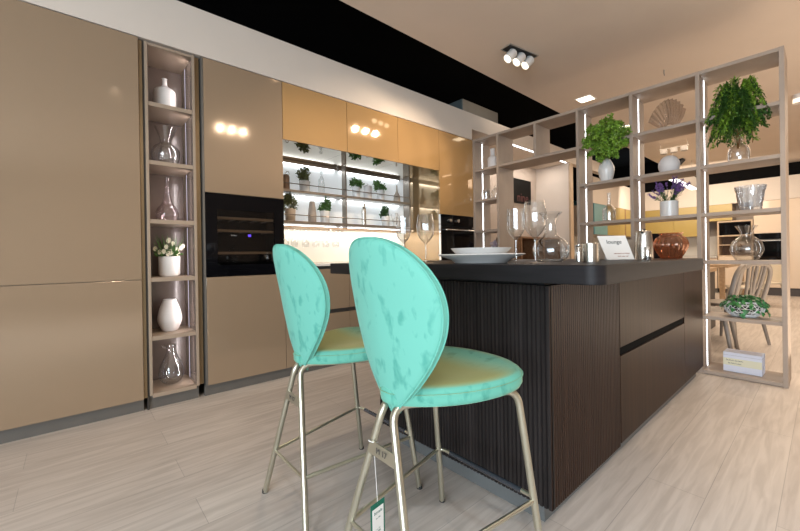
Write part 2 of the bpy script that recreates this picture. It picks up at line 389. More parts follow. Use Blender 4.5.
# far end walls
struct('wall_far', bx(B(), 11.3, 11.38, -8.2, 3.2, 0, ZC), 'wall')
struct('trim_4', bx(B(), 10.7, 10.8, -8.2, .3, 2.0, 2.47), 'bulk')
struct('trim_5', bx(B(), 7.6, 10.8, .3, .4, 1.965, 2.5), 'bulk')
struct('trim_6', bx(B(), 10.84, 11.29, -8.1, .3, 2.475, 2.745), 'void')
struct('wall_far_back', bx(B(), 9.0, 11.3, .95, 1.03, 0, 2.5), 'wall')
b = B(); bx(b, 6.0, 9.3, 1.2, 1.26, 0, 3.2); struct('wall_far_left', b, 'void')
b = B(); bx(b, 7.9, 8.78, 1.12, 1.18, 0, 2.2, .003); dr = struct('door_1', b, 'teal')
b = B(); bx(b, 8.0, 8.04, 1.07, 1.118, .95, 1.15, .005); mesh('door_handle', b, 'chrome', dr)
b = B(); bx(b, 8.60, 8.76, 1.108, 1.118, 1.40, 1.62); o = mesh('door_sign', b, 'paper', dr)
b = B(); bx(b, 8.62, 8.74, 1.10, 1.107, 1.42, 1.53); mesh('sign_red_panel', b, 'redglow', o)

# ------------------------------------------------------------------ kitchen wall
def door(name, parent, x0, x1, z0, z1, mat='lac', y=0., th=.02):
    g = .0018
    return mesh(name, bx(B(), x0+g, x1-g, y, y+th, z0+g, z1-g, .0015, 2), mat, parent)
t = thing('tall_cabinet', 'wide full height glossy beige cabinet at the left edge of the wall run', 'cabinet', (-.36, .3, 0))
def W(t):   # geometry of fixed furniture is given in room coordinates
    return Vector(t.location)
def wmesh(name, bm, mat, t, sm=False):
    bmesh.ops.translate(bm, verts=bm.verts, vec=-W(t)); return mesh(name, bm, mat, t, sm)
def wdoor(name, t, x0, x1, z0, z1, mat='lac', y=0., th=.02):
    g = .0018
    return wmesh(name, bx(B(), x0+g, x1-g, y, y+th, z0+g, z1-g, .0015, 2), mat, t)
wmesh('carcass', bx(B(), -.75, -.032, .022, .6, .075, ZT-.003), 'nicheframe', t)
wdoor('door', t, -.75, -.03, .82, ZT); wdoor('door', t, -.75, -.03, .075, .82)
wmesh('plinth', bx(B(), -.75, -.03, .032, .06, 0, .074), 'plinth', t)
b = B(); bx(b, -.029, -.012, .012, .03, .08, ZT-.01); wmesh('gold_edge', b, 'gold', t)
# open niche column
t = thing('display_niche', 'narrow open brown display column between two tall beige cabinets', 'shelf unit', (.14, .3, 0))
for x0, x1 in ((0, .016), (.266, .282)): wmesh('side_panel', bx(B(), x0, x1, 0, .33, .09, ZT-.01, .001), 'nicheframe', t)
wmesh('back_panel', bx(B(), .016, .266, .315, .33, .09, ZT-.01), 'niche', t)
for i, z in enumerate((.1, .459, .83, 1.2, 1.573, 1.943, 2.298)):
    z1 = z; z0 = z-.026
    wmesh('shelf', bx(B(), .0165, .2655, .004, .314, z0 if i < 6 else z, z1 if i < 6 else z+.016, .001), 'nicheframe', t)
for zz in ((.104, .43), (.462, .80), (.833, 1.17), (1.203, 1.545), (1.576, 1.915), (1.946, 2.295)):
    wmesh('led_strip', bx(B(), .2645, .2657, .20, .204, *zz), 'lednic', t)
    wmesh('inner_lining', bx(B(), .0162, .0172, .01, .314, *zz), 'niche', t)
    wmesh('inner_lining', bx(B(), .2652, .2659, .01, .198, *zz), 'niche', t)
wmesh('plinth', bx(B(), 0, .282, .032, .06, 0, .089), 'plinth', t)
wmesh('channel', bx(B(), .2822, .315, .03, .05, .09, ZT-.005), 'gold', t)
wmesh('channel', bx(B(), -.0105, -.0005, .02, .05, .0, ZT-.005), 'chan', t)
# wine cooler tower
t = thing('wine_tower_cabinet', 'tall glossy beige cabinet housing the black wine cooler', 'cabinet', (.61, .3, 0))
wmesh('carcass', bx(B(), .325, .895, .022, .6, .075, .815), 'nicheframe', t)
wmesh('carcass', bx(B(), .325, .895, .022, .6, 1.403, ZT-.003), 'nicheframe', t)
wmesh('side_panel', bx(B(), .322, .333, .0, .6, .075, ZT-.002), 'plinth', t)
wmesh('side_panel', bx(B(), .888, .899, .021, .6, .075, ZT-.002), 'lacside', t)
wdoor('door', t, .333, .9, 1.402, ZT); wdoor('door', t, .333, .9, .075, .818)
wmesh('plinth', bx(B(), .322, .9, .032, .06, 0, .074), 'plinth', t)
t = thing('wine_cooler', 'built in black glass wine cooler with wooden racks in the tall cabinet', 'wine cooler', (.61, .02, .82))
b = B()
for x0, x1, z0, z1 in ((.335, .41, .82, 1.40), (.82, .898, .82, 1.40), (.41, .82, .82, .9), (.41, .82, 1.29, 1.40)): bx(b, x0, x1, 0, .02, z0, z1)
wmesh('door_frame', b, 'black', t)
wmesh('glass_pane', bx(B(), .41, .82, .004, .008, .9, 1.29), 'blackwin', t)
b = B(); bx(b, .34, .884, .3, .31, .83, 1.39); bx(b, .34, .35, .021, .3, .83, 1.39); bx(b, .874, .884, .021, .3, .83, 1.39); bx(b, .35, .874, .021, .3, .83, .84); bx(b, .35, .874, .021, .3, 1.38, 1.39)
wmesh('interior', b, 'void', t)
for z in (1.225, 1.135, .975):
    rk = wmesh('wooden_rack', bx(B(), .352, .872, .03, .05, z, z+.018, .002), 'wood', t)
    b = B()
    for k in range(6): tube(b, [(.40+k*.085, .05, z+.009), (.40+k*.085, .29, z+.009)], .004, 6)
    wmesh('rack_rods', b, 'darkmetal', t)
text('brand_lettering', 'Sereno', .014, 'greytxt', t, (-.09, -.0205, .29), (R(90), 0, 0))
text('blue_display', '88', .022, 'bluedig', t, (.02, -.0205, .29), (R(90), 0, 0))
# wall cabinets
XJ = (.9, 1.5, 2.1, 2.7)
lab = ('golden gloss wall cabinet next to the wine cooler tower', 'golden gloss wall cabinet in the middle of the three over the lit shelves', 'golden gloss wall cabinet next to the oven tower')
for i in range(3):
    x0, x1 = XJ[i], XJ[i+1]
    t = thing('wall_cabinet', lab[i], 'cabinet', ((x0+x1)/2, .3, 1.874), 0, 'wall cabinets over the lit shelves')
    wmesh('carcass', bx(B(), x0+.002, x1-.002, .021, .59, 1.885, ZT-.003), 'nicheframe', t)
    wdoor('door', t, x0, x1, 1.874, ZT, 'lacgold')
    wmesh('mirror_underside', bx(B(), x0+.001, x1-.001, .021, .59, 1.876, 1.8845), 'mirror', t)
# lit shelf wall
o = mesh('backlit_panel', bx(B(), .905, 2.69, .585, .605, 1.235, 1.87), 'glow'); tag(o, 'white backlit glass panel behind the plant shelves', 'wall panel')
o = mesh('splashback', bx(B(), .905, 2.69, .585, .605, .893, 1.233), 'splash'); tag(o, 'cream glossy splashback below the lit plant shelves', 'splashback')
t = thing('lit_wall_shelf', 'bronze framed wall shelf of two bays with lights holding small plants', 'shelf', (1.8, .5, 1.24))
for x in (.915, 1.745, 2.625):
    wmesh('post', bx(B(), x-.008, x+.008, .40, .47 if x < 2 else .50, 1.235, 1.872, .002), 'darkmetal', t)
for x0, x1 in ((.925, 1.735), (1.755, 2.615)):
    for z in (1.566, 1.282):
        s = wmesh('shelf_board', bx(B(), x0, x1, .40, .58, z-.024, z, .002), 'darkmetal', t)
        wmesh('led_strip', bx(B(), x0+.02, x1-.02, .555, .575, z-.027, z-.0245), 'led', t)
        b = B(); tube(b, [(x0-.02, .398, z+.055), (x1+.02, .398, z+.055)], .005, 8); wmesh('gallery_rail', b, 'darkmetal', t)
    wmesh('top_rail', bx(B(), x0+.002, x1-.002, .548, .583, 1.846, 1.873, .001), 'darkmetal', t)
    wmesh('led_strip', bx(B(), x0+.02, x1-.02, .56, .58, 1.842, 1.8455), 'led', t)
wmesh('bottom_rail', bx(B(), .905, 2.64, .395, .583, 1.226, 1.2345, .001), 'wood', t)
# base cabinets
t0 = None
bl = ('beige base cabinet under the worktop beside the wine cooler tower', 'beige base cabinet under the middle of the pale worktop', 'beige base cabinet under the worktop beside the oven tower')
for i in range(3):
    x0, x1 = XJ[i], XJ[i+1]
    t = thing('base_cabinet', bl[i], 'cabinet', ((x0+x1)/2, .3, 0), 0, 'base cabinets along the wall')
    wmesh('carcass', bx(B(), x0+.002, x1-.002, .03, .58, .075, .868), 'chan', t)
    d1 = wdoor('drawer_front', t, x0, x1, .495, .845); d2 = wdoor('drawer_front', t, x0, x1, .075, .465)
    wmesh('handle_groove', bx(B(), x0+.002, x1-.002, .02, .03, .465, .495), 'chan', t)
    wmesh('plinth', bx(B(), x0, x1, .032, .06, 0, .074), 'plinth', t)
o = mesh('wall_worktop', bx(B(), .902, 2.698, -.005, .584, .87, .89, .002), 'stonetop'); tag(o, 'pale stone worktop running along the wall under the splashback', 'worktop')
# oven tower
t = thing('oven_tower_cabinet', 'tall golden gloss cabinet housing the black oven beside the divider shelf', 'cabinet', (3.0, .3, 0))
wmesh('carcass', bx(B(), 2.712, 3.298, .022, .6, .075, .80), 'nicheframe', t)
wmesh('carcass', bx(B(), 2.712, 3.298, .022, .6, 1.402, ZT-.003), 'nicheframe', t)
wmesh('side_panel', bx(B(), 2.701, 2.7115, .021, .6, .0, ZT-.003), 'lacside', t)
wdoor('door', t, 2.70, 3.30, 1.40, ZT, 'lacgold'); wdoor('door', t, 2.70, 3.30, .075, .80, 'lac')
wmesh('plinth', bx(B(), 2.7, 3.3, .032, .06, 0, .074), 'plinth', t)
t = thing('oven', 'black built in oven with steel handle and two knobs in the golden tower', 'oven', (3.0, .02, .80))
wmesh('body', bx(B(), 2.714, 3.296, .022, .55, .805, 1.398), 'blackmat', t)
wmesh('control_panel', bx(B(), 2.71, 3.295, 0, .02, 1.27, 1.398, .002), 'black', t)
wmesh('oven_door', bx(B(), 2.71, 3.295, -.004, .02, .805, 1.262, .003), 'black', t)
wmesh('window', bx(B(), 2.79, 3.21, -.006, -.0045, .86, 1.16, .001), 'blackwin', t)
wmesh('steel_edge', bx(B(), 2.702, 2.7085, -.006, .02, .805, 1.398), 'chrome', t)
for x in (2.86, 2.99):
    b = B(); lathe(b, [(0, 0), (.02, 0), (.02, .02), (.014, .024), (0, .024)], 20)
    bmesh.ops.rotate(b, verts=b.verts, cent=(0, 0, 0), matrix=Matrix.Rotation(R(90), 3, 'X')); bmesh.ops.translate(b, verts=b.verts, vec=(x, -.001, 1.335)); wmesh('knob', b, 'steel', t, True)
b = B(); tube(b, fillet([(2.76, -.003, 1.23), (2.76, -.045, 1.23), (3.25, -.045, 1.23), (3.25, -.003, 1.23)], .015), .009, 10); wmesh('handle', b, 'chrome', t, True)

# ------------------------------------------------------------------ niche contents
def vessel(name, label, cat, prof, mat, loc, seg=36, group=None, rfun=None, rz=0):
    o = mesh(name, lathe(B(), prof, seg, rfun=rfun), mat, None, True, loc, (0, 0, rz)); return tag(o, label, cat, group)
def sm2(pts, n=5): return [(max(v.x, 0), v.y) for v in smooth([(p[0], p[1], 0) for p in pts], n)]
NY = .165
vessel('bottle_vase', 'white ceramic bottle vase on the topmost niche shelf', 'vase', sm2([(0, 0), (.066, .0), (.074, .012), (.074, .10), (.066, .12), (.03, .137), (.018, .15), (.017, .178), (.02, .182), (.013, .18), (.012, .15)]), 'white', (.135, NY, 1.944))
vessel('glass_vase', 'clear round glass vase with a wide flared neck in the niche', 'vase', sm2([(0, 0), (.06, .002), (.088, .035), (.098, .075), (.083, .115), (.045, .14), (.036, .155), (.05, .19), (.072, .23), (.076, .235)]), 'glass', (.136, NY, 1.574))
lathe_in = sm2([(0, .03), (.045, .032), (.052, .06), (.045, .1), (.03, .12)])
o = D.objects['glass_vase']; mesh('inner_bowl', lathe(B(), lathe_in, 28), 'glass', o, True)
vessel('glass_decanter', 'slim rose tinted glass decanter with a stopper in the niche', 'decanter', sm2([(0, 0), (.055, .003), (.074, .03), (.076, .06), (.06, .095), (.036, .12), (.024, .16), (.015, .20), (.012, .25), (.013, .262)]), 'glasspink', (.139, NY, 1.201), rfun=lambda a, z: 1+.03*cos(12*a) if z < .13 else 1)
mesh('stopper', lathe(B(), [(0, .262), (.014, .262), (.016, .27), (.016, .292), (.012, .296), (0, .296)], 20), 'glasspink', D.objects['glass_decanter'], True)
t = thing('daisy_pot', 'white pot of cream daisies and grass on a niche shelf', 'potted flowers', (.145, NY, .831))
mesh('pot', lathe(B(), [(0, 0), (.062, 0), (.072, .012), (.074, .11), (.070, .112), (.066, .10), (0, .10)], 36), 'white', t, True)
rg = random.Random(5); b = B()
for i in range(70):
    a = rg.uniform(0, 2*pi); r = rg.uniform(.0, .06); l = rg.uniform(.07, .17); d = Vector((cos(a)*rg.uniform(.1, .75), sin(a)*rg.uniform(.1, .6), 1)).normalized()
    p = Vector((cos(a)*r, sin(a)*r, .10)); leaf(b, p, d, rnd(rg), l, .007, .05)
for i in range(90):
    a = rg.uniform(0, 2*pi); r = rg.uniform(.03, .085); leaf(b, Vector((cos(a)*r, sin(a)*r, .11+rg.uniform(0, .03))), Vector((cos(a), sin(a), rg.uniform(-.1, .9))), rnd(rg), .03, .014)
mesh('greenery', b, 'leafmid', t)
fl = [(-.03, -.055, .165), (.0, -.06, .135), (.045, -.05, .15), (-.07, -.04, .135), (.075, -.03, .16), (.02, -.02, .185), (-.01, -.03, .20), (-.095, -.01, .155), (.09, -.02, .17), (-.045, -.05, .14), (.05, -.055, .125), (-.02, -.06, .125), (.0, 0, .205)]
for k, (x, y, z) in enumerate(fl):
    b = B(); rr = .017 if k != 1 else .021
    for q in range(11):
        a = q*2*pi/11; leaf(b, Vector((x, y, z)), Vector((cos(a), -.4, sin(a))), Vector((0, -1, 0)), rr, .011, .1)
    lathe(b, [(0, .004), (.005, .002), (.006, 0), (0, -.003)], 8, (x, y-.006, z)); mesh('flower', b, 'petal', t)
vessel('egg_vase', 'white egg shaped vase with a cut off top in the niche', 'vase', sm2([(0, 0), (.045, .0), (.055, .006), (.078, .05), (.084, .085), (.072, .14), (.048, .195), (.045, .205), (.041, .203), (.045, .19)]), 'whitemat', (.142, NY, .4605))
t = thing('ring_jug', 'clear glass jug with a ring shaped hollow on the lowest niche shelf', 'jug', (.146, NY, .101))
mesh('jug_body', lathe(B(), sm2([(0, 0), (.05, .002), (.08, .035), (.089, .08), (.078, .135), (.052, .19), (.036, .23), (.032, .255), (.040, .285), (.045, .29)]), 36), 'glass', t, True)
b = B()
tube(b, [(.0+.036*cos(a*pi/12), -.085+.0, .085+.036*sin(a*pi/12)) for a in range(24)], .011, 8, closed=True); mesh('ring_hollow', b, 'glass', t, True)
b = B(); tube(b, smooth([(-.036, -.02, .27), (-.06, -.03, .285), (-.072, -.035, .29)], 4), [.010]*8+[.008], 8, caps=False); mesh('spout', b, 'glass', t, True)

# ------------------------------------------------------------------ lit shelf contents (y = .47)
SY = .475
def pot_plant(label, x, z, pw, ph, pm, fol, lm, seed, n, group='small potted plants on the lit shelves', grp=True):
    t = thing('potted_plant', label, 'potted plant', (x, SY, z), 0, group)
    r = pw/2
    mesh('pot', lathe(B(), [(0, 0), (r*.86, 0), (r*.9, .004), (r, ph-.003), (r*.97, ph), (r*.9, ph-.012), (0, ph-.012)], 28), pm, t, True)
    mesh('foliage', bush(seed, n, fol, .030, .017, (0, 0, ph-.01), .42), lm, t)
    return t
Z1 = 1.5665; Z2 = 1.2825
t = thing('lidded_can', 'bronze can with a bent wire handle at the left end of the upper lit shelf', 'can', (1.135, SY, Z1))
mesh('can_body', lathe(B(), [(0, 0), (.034, 0), (.036, .003), (.036, .10), (.03, .112), (.02, .12), (0, .122)], 28), 'bronze', t, True)
b = B(); tube(b, smooth([(.03, 0, .11), (.034, 0, .135), (.015, 0, .145), (0, 0, .128)], 5), .003, 6); mesh('handle', b, 'bronze', t, True)
pot_plant('reddish green plant in white pot on the upper lit shelf, left bay', 1.325, Z1, .105, .085, 'white', (.075, .065, .062), 'leafbr', 11, 330)
vessel('stoppered_bottle', 'tall clear glass bottle with a stopper on the upper lit shelf', 'bottle', sm2([(0, 0), (.03, 0), (.032, .01), (.032, .11), (.022, .135), (.011, .15), (.011, .165), (.016, .172), (.012, .188), (0, .192)]), 'glass', (1.505, SY, Z1))
pot_plant('loose leafy plant in white pot at the left of the upper right bay', 1.92, Z1, .092, .09, 'white', (.085, .065, .052), 'leafmid', 12, 260)
t = thing('lidded_jar', 'white lidded ceramic jar between two plants on the upper lit shelf', 'jar', (2.07, SY, Z1))
mesh('jar_body', lathe(B(), [(0, 0), (.042, 0), (.045, .004), (.045, .105), (.04, .11), (0, .11)], 28), 'whitemat', t, True)
mesh('lid', lathe(B(), [(0, .110), (.047, .1105), (.047, .118), (.02, .13), (.008, .132), (.008, .142), (0, .144)], 28), 'whitemat', t, True)
pot_plant('round dark green plant in white pot beside the lidded jar', 2.25, Z1, .091, .092, 'white', (.08, .065, .055), 'leafmid', 13, 300)
vessel('slim_neck_vase', 'small pale vase with thin pointed neck, right end of upper lit shelf', 'vase', sm2([(0, 0), (.038, 0), (.041, .01), (.036, .06), (.018, .09), (.009, .12), (.008, .158), (.006, .158)]), 'beigepot', (2.49, SY, Z1))
pot_plant('bushy plant in beige pot at the left of the lower lit shelf', 1.175, Z2, .098, .092, 'beigepot', (.082, .07, .072), 'leafbr', 14, 330)
vessel('stone_vase', 'tapering rough beige stone vase on the lower lit shelf', 'vase', sm2([(0, 0), (.035, 0), (.039, .02), (.04, .06), (.034, .11), (.024, .155), (.020, .156), (.02, .14)]), 'stone', (1.40, SY, Z2))
pot_plant('small dark green plant in white pot right of the stone vase', 1.54, Z2, .098, .094, 'white', (.062, .055, .062), 'leafmid', 15, 260)
vessel('steel_flask', 'slim steel flask standing on the lower lit shelf, right bay', 'flask', sm2([(0, 0), (.024, 0), (.026, .006), (.026, .13), (.02, .155), (.014, .165), (.014, .17)])+[(.017, .17), (.017, .20), (0, .202)], 'steel', (2.015, SY, Z2))
pot_plant('small spiky green plant in white pot right of the steel flask', 2.315, Z2, .096, .088, 'white', (.064, .055, .058), 'leafdk', 16, 280)
t = thing('watering_can', 'small white watering can at the right end of the lower lit shelf', 'watering can', (2.475, SY, Z2))
mesh('can_body', lathe(B(), sm2([(0, 0), (.04, 0), (.043, .01), (.038, .06), (.022, .085), (.016, .10), (.022, .125), (.018, .128)]), 28), 'white', t, True)
b = B(); tube(b, smooth([(-.035, 0, .03), (-.06, 0, .07), (-.075, 0, .115)], 5), [.009, .0085, .008, .0075, .007, .0068, .0065, .006, .006, .0055, .005], 8); mesh('spout', b, 'white', t, True)
b = B(); tube(b, smooth([(.02, 0, .11), (.05, 0, .10), (.055, 0, .06), (.038, 0, .04)], 5), .004, 8); mesh('handle', b, 'white', t, True)
# rack of hanging glasses
t = thing('glass_rack', 'thin chrome rail for hanging glasses under the lower lit shelf', 'rack', (1.4, .47, 1.19))
b = B(); tube(b, [(1.0, .45, 1.205), (1.735, .45, 1.205)], .0035, 8); tube(b, [(1.0, .50, 1.205), (1.735, .50, 1.205)], .0035, 8); wmesh('rail', b, 'chrome', t)
for x in (1.05, 1.62):
    b = B(); tube(b, [(x, .45, 1.205), (x, .45, 1.227)], .003, 6); tube(b, [(x, .5, 1.205), (x, .5, 1.227)], .003, 6); wmesh('hanger', b, 'chrome', t)
wg = sm2([(0, 0), (.030, .001), (.006, .006), (.003, .02), (.003, .075), (.010, .085), (.028, .105), (.034, .13), (.029, .165)], 4)
wgi = [(r, -z) for r, z in wg]
g0 = None
for i, x in enumerate((1.122, 1.21, 1.325, 1.434, 1.544, 1.656)):
    if g0 is None:
        g0 = mesh('hanging_wine_glass', lathe(B(), wgi, 20), 'glass', None, True, (x, .475, 1.209)); o = g0
    else: o = g0.copy(); COL.objects.link(o); o.location = (x, .475, 1.209)
    tag(o, ('first', 'second', 'third', 'fourth', 'fifth', 'sixth')[i]+' stemmed glass from the left, hanging upside down under the lit shelf', 'wine glass', 'glasses hanging from the rail')

# ------------------------------------------------------------------ island
IX0, IX1, IY0, IY1, IZ = .85, 3.20, -2.17, -1.24, .833
t = thing('kitchen_island', 'dark fluted wood island with walnut drawers on a grey plinth', 'kitchen island', (2.0, -1.7, 0))
wmesh('carcass', bx(B(), IX0+.02, IX1, IY0+.022, IY1-.02, .076, IZ-.001), 'chan', t)
def flute(a0, a1, pitch, depth):
    n = int(round((a1-a0)/pitch)); p = (a1-a0)/n; out = []
    for k in range(n):
        s = a0+k*p; out += [(s+.0*p, depth), (s+.14*p, 0), (s+.72*p, 0), (s+.86*p, depth)]
    out.append((a1, depth)); return out
pts = flute(IY0, IY1, .0165, .006)
wmesh('fluted_end_panel', prism(B(), [(IX0+d, y) for y, d in pts]+[(IX0+.02, IY1), (IX0+.02, IY0)], 'z', .075, IZ), 'islend', t)
pts = flute(IX0+.0005, 1.492, .0165, .005)
wmesh('fluted_side_panel', prism(B(), [(x, IY0+d) for x, d in pts]+[(1.492, IY0+.02), (IX0+.021, IY0+.02)], 'z', .075, IZ), 'isldrawer', t)
wmesh('drawer_front', bx(B(), 1.498, 2.646, IY0, IY0+.02, .515, IZ-.003, .0015), 'isldrawer', t)
wmesh('drawer_front', bx(B(), 1.498, 2.646, IY0, IY0+.02, .084, .476, .0015), 'isldrawer', t)
wmesh('handle_groove', bx(B(), 1.499, 2.644, IY0+.006, IY0+.021, .4765, .5145), 'void', t)
wmesh('side_panel', bx(B(), 2.649, IX1, IY0, IY0+.02, .084, IZ-.003, .0015), 'isldrawer', t)
wmesh('back_panel', bx(B(), IX0+.021, IX1, IY1-.02, IY1, .077, IZ-.003), 'isldrawer', t)
wmesh('plinth', bx(B(), IX0+.035, IX1, IY0+.046, IY1-.07, 0, .077), 'islplinth', t)
wmesh('top_spacer', bx(B(), IX0+.03, 1.9, IY0+.03, IY1-.03, IZ, .853), 'blackmat', t)
SX0, SX1, SY0, SY1, SZ0, SZ1 = .70, 1.98, -2.39, -.985, .8535, .908
b = B()
def rr(x0, x1, y0, y1, r, n=8):
    P = []
    for cx, cy, a in ((x1-r, y1-r, 0), (x0+r, y1-r, 90), (x0+r, y0+r, 180), (x1-r, y0+r, 270)):
        for k in range(n+1): P.append((cx+r*cos(R(a+90*k/n)), cy+r*sin(R(a+90*k/n))))
    return P
def ins(d): return rr(SX0+d, SX1-d, SY0+d, SY1-d, .045-d)
loft(b, [[(x, y, SZ0) for x, y in ins(.002)], [(x, y, SZ0+.002) for x, y in ins(0)], [(x, y, SZ1-.002) for x, y in ins(0)], [(x, y, SZ1) for x, y in ins(.002)]])
o = mesh('island_bar_top', b, 'isltop', None, True); tag(o, 'thick dark wood bar top with rounded corners on the island', 'worktop')
o = mesh('island_worktop', bx(B(), 1.985, 3.22, -2.175, -1.2, .8335, .858, .002), 'isltop'); tag(o, 'thin lower dark worktop on the far half of the island', 'worktop')

# ------------------------------------------------------------------ bar stools
def make_stool(label, loc, rz):
    t = thing('bar_stool', label, 'bar stool', loc, rz, 'teal velvet stools at the island')
    # local frame: x forward (towards the island), y left, origin on the floor under the middle of the frame
    X = -.45
    z0, x0, k, c = .518, .293+X, .187, 1.5
    ol = []
    for q in range(41):
        v = (q/40)**.9 if q < 30 else 1-(1-(30/40)**.9)*((40-q)/10)**2
        w = .1913*max(0, sin(pi/2*v/.642))**.92 if v < .642 else .1913*max(0, 1-((v-.642)/.358)**2)**.456
        ol.append((max(w, .006), .518+.4707*v))
    loop = ol+[(-w, z) for w, z in reversed(ol)]
    zc = .80
    def P(y, z, d):
        return (x0-k*(z-z0)+c*y*y+d, y, z)
    rings = []
    for s, d in ((.02, .0), (.35, .0), (.7, .0), (.9, .001), (.968, .003), (1, .009), (1, .021), (.965, .028), (.9, .033), (.6, .04), (.3, .042), (.02, .042)):
        rings.append([P(y*s, zc+(z-zc)*s, d) for y, z in loop])
    mesh('backrest', loft(B(), rings), 'velvet', t, True)
    b = B()
    for d in (.007, .023): tube(b, [P(y*1.004, zc+(z-zc)*1.004, d) for y, z in loop], .0022, 6, closed=True)
    mesh('piping', b, 'velvet', D.objects[list(t.children)[-1].name], True)
    bk = [c for c in t.children][0]; bk.rotation_euler = (0, 0, -.042); bk.location = (-.004, -.013, 0)
    # seat
    so = [(.272, .018), (.30, .060), (.34, .105), (.39, .145), (.45, .177), (.51, .195), (.56, .200), (.60, .193), (.635, .170), (.66, .135), (.675, .09), (.682, .045), (.684, .01)]
    so = [(v.x, v.y) for v in smooth([(p[0], p[1], 0) for p in so], 3)]
    so = [(.272+(x-.272)*1.035, y*1.02) for x, y in so]
    lp = [(x+X, y) for x, y in so]+[(x+X, -y) for x, y in reversed(so)]
    cx = .49+X
    rg2 = []
    for s, z in ((.02, .552), (.6, .552), (.92, .553), (.975, .558), (1, .568), (1, .588), (.98, .598), (.93, .606), (.8, .608), (.55, .604), (.3, .600), (.02, .599)):
        rg2.append([(cx+(x-cx)*s, y*s, z+(x-cx)*s*.05) for x, y in lp])
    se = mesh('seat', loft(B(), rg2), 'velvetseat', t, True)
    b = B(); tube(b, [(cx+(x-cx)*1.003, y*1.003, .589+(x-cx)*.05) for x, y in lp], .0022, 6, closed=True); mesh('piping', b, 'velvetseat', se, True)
    # tubular frame
    rt = .0108
    for s in (-1, 1):
        ff = (.70+X, s*.207, 0); ft = (.625+X, s*.172, .548); ap = (.281+X, s*.016, .545); rf = (.215+X, s*.183, 0)
        b = B(); full = fillet([ff, ft, (.5+X, s*.12, .542)], .05, 8); tube(b, full, rt, 12); lg = mesh('leg', b, 'champ', t, True)
        mesh('foot_cap', lathe(B(), [(0, .0), (.0115, 0), (.0115, .012), (0, .012)], 12, ff), 'rubber', lg, True)
        b = B(); full = fillet([(.42+X, s*.085, .542), ap, rf], .05, 8); tube(b, full, rt, 12); lg = mesh('leg', b, 'champ', t, True)
        mesh('foot_cap', lathe(B(), [(0, .0), (.0115, 0), (.0115, .012), (0, .012)], 12, rf), 'rubber', lg, True)
        b = B(); tube(b, [(.505+X, s*.1225, .5422), (.415+X, s*.083, .542)], rt*.98, 12); mesh('seat_rail', b, 'champ', t, True)
    # footrest ring
    def rear(z, s): f = z/.54; return Vector((.215+X+.060*f, s*(.183-.167*f), z))
    def front(z, s): f = z/.548; return Vector((.70+X-.075*f, s*(.207-.035*f), z))
    rl, rrr = rear(.185, 1), rear(.185, -1); fl_, fr = front(.215, 1), front(.215, -1)
    cl = fl_+Vector((.012, .004, 0)); cr = fr+Vector((.012, -.004, 0))
    b = B(); tube(b, fillet([rl, cl, cr, rrr], .03, 8), .0068, 10); mesh('footrest', b, 'champ', t, True)
    b = B(); tube(b, [rl, rrr], .006, 10); mesh('rear_bar', b, 'champ', t, True)
    a_, b_ = cl.lerp(cr, .13), cl.lerp(cr, .87)
    b = B(); tube(b, [a_, b_], .0082, 10); mesh('footrest_sleeve', b, 'footcover', t, True)
    zt, zb = .437, .403
    A = [rear(zt, 1), rear(zt, -1), rear(zb, -1), rear(zb, 1)]
    b = B(); f = [b.verts.new(p-Vector((.006, 0, 0))) for p in A]; g = [b.verts.new(p-Vector((.003, 0, 0))) for p in A]
    b.faces.new(f); b.faces.new(g[::-1])
    for i in range(4): b.faces.new([f[i], f[(i+1) % 4], g[(i+1) % 4], g[i]])
    pl = mesh('brand_plate', b, 'champ', t)
    m = (rear(.42, 1)+rear(.42, -1))/2
    text('plate_lettering', 'M 17', .022, 'ink', pl, m-Vector((.0075, 0, 0)), (R(90), 0, R(-90)))
    return t
make_stool('teal velvet bar stool farther from the camera, nearest the wall cabinets', (.45, -1.479, 0), -.02)
make_stool('teal velvet bar stool in front, nearest the camera, with a tag hanging', (.45, -2.009, 0), -.02)
t = thing('price_tag', 'green edged white paper tag on a string tied to the front stool', 'tag', (.266, -1.972, .272), R(98))
b = B(); bx(b, -.0006, .0006, -.027, .027, -.105, .0); mesh('card', b, 'green', t)
pc = mesh('printed_panel', bx(B(), -.0014, -.0007, -.0215, .0215, -.099, -.014), 'paper', t)
text('tag_heading', 'bovale', .0125, 'greytag', pc, (-.0018, 0, -.026), (R(90), 0, R(-90)))
text('tag_print', 'art  204', .005, 'greytag', pc, (-.0018, 0, -.042), (R(90), 0, R(-90)))
text('tag_print', '--- 11\n-- 320', .007, 'greytag', pc, (-.0018, 0, -.075), (R(90), 0, R(-90)))
b = B(); tube(b, [(0, 0, -.006), (.006, -.001, .07), (.0138, -.002, .158)], .0008, 5); tube(b, [(.0145+.0135*cos(a*pi/6), -.002+.0135*sin(a*pi/6), .16+.005*sin(a*pi/6)) for a in range(12)], .0013, 5, closed=True); mesh('string', b, 'paper', t)

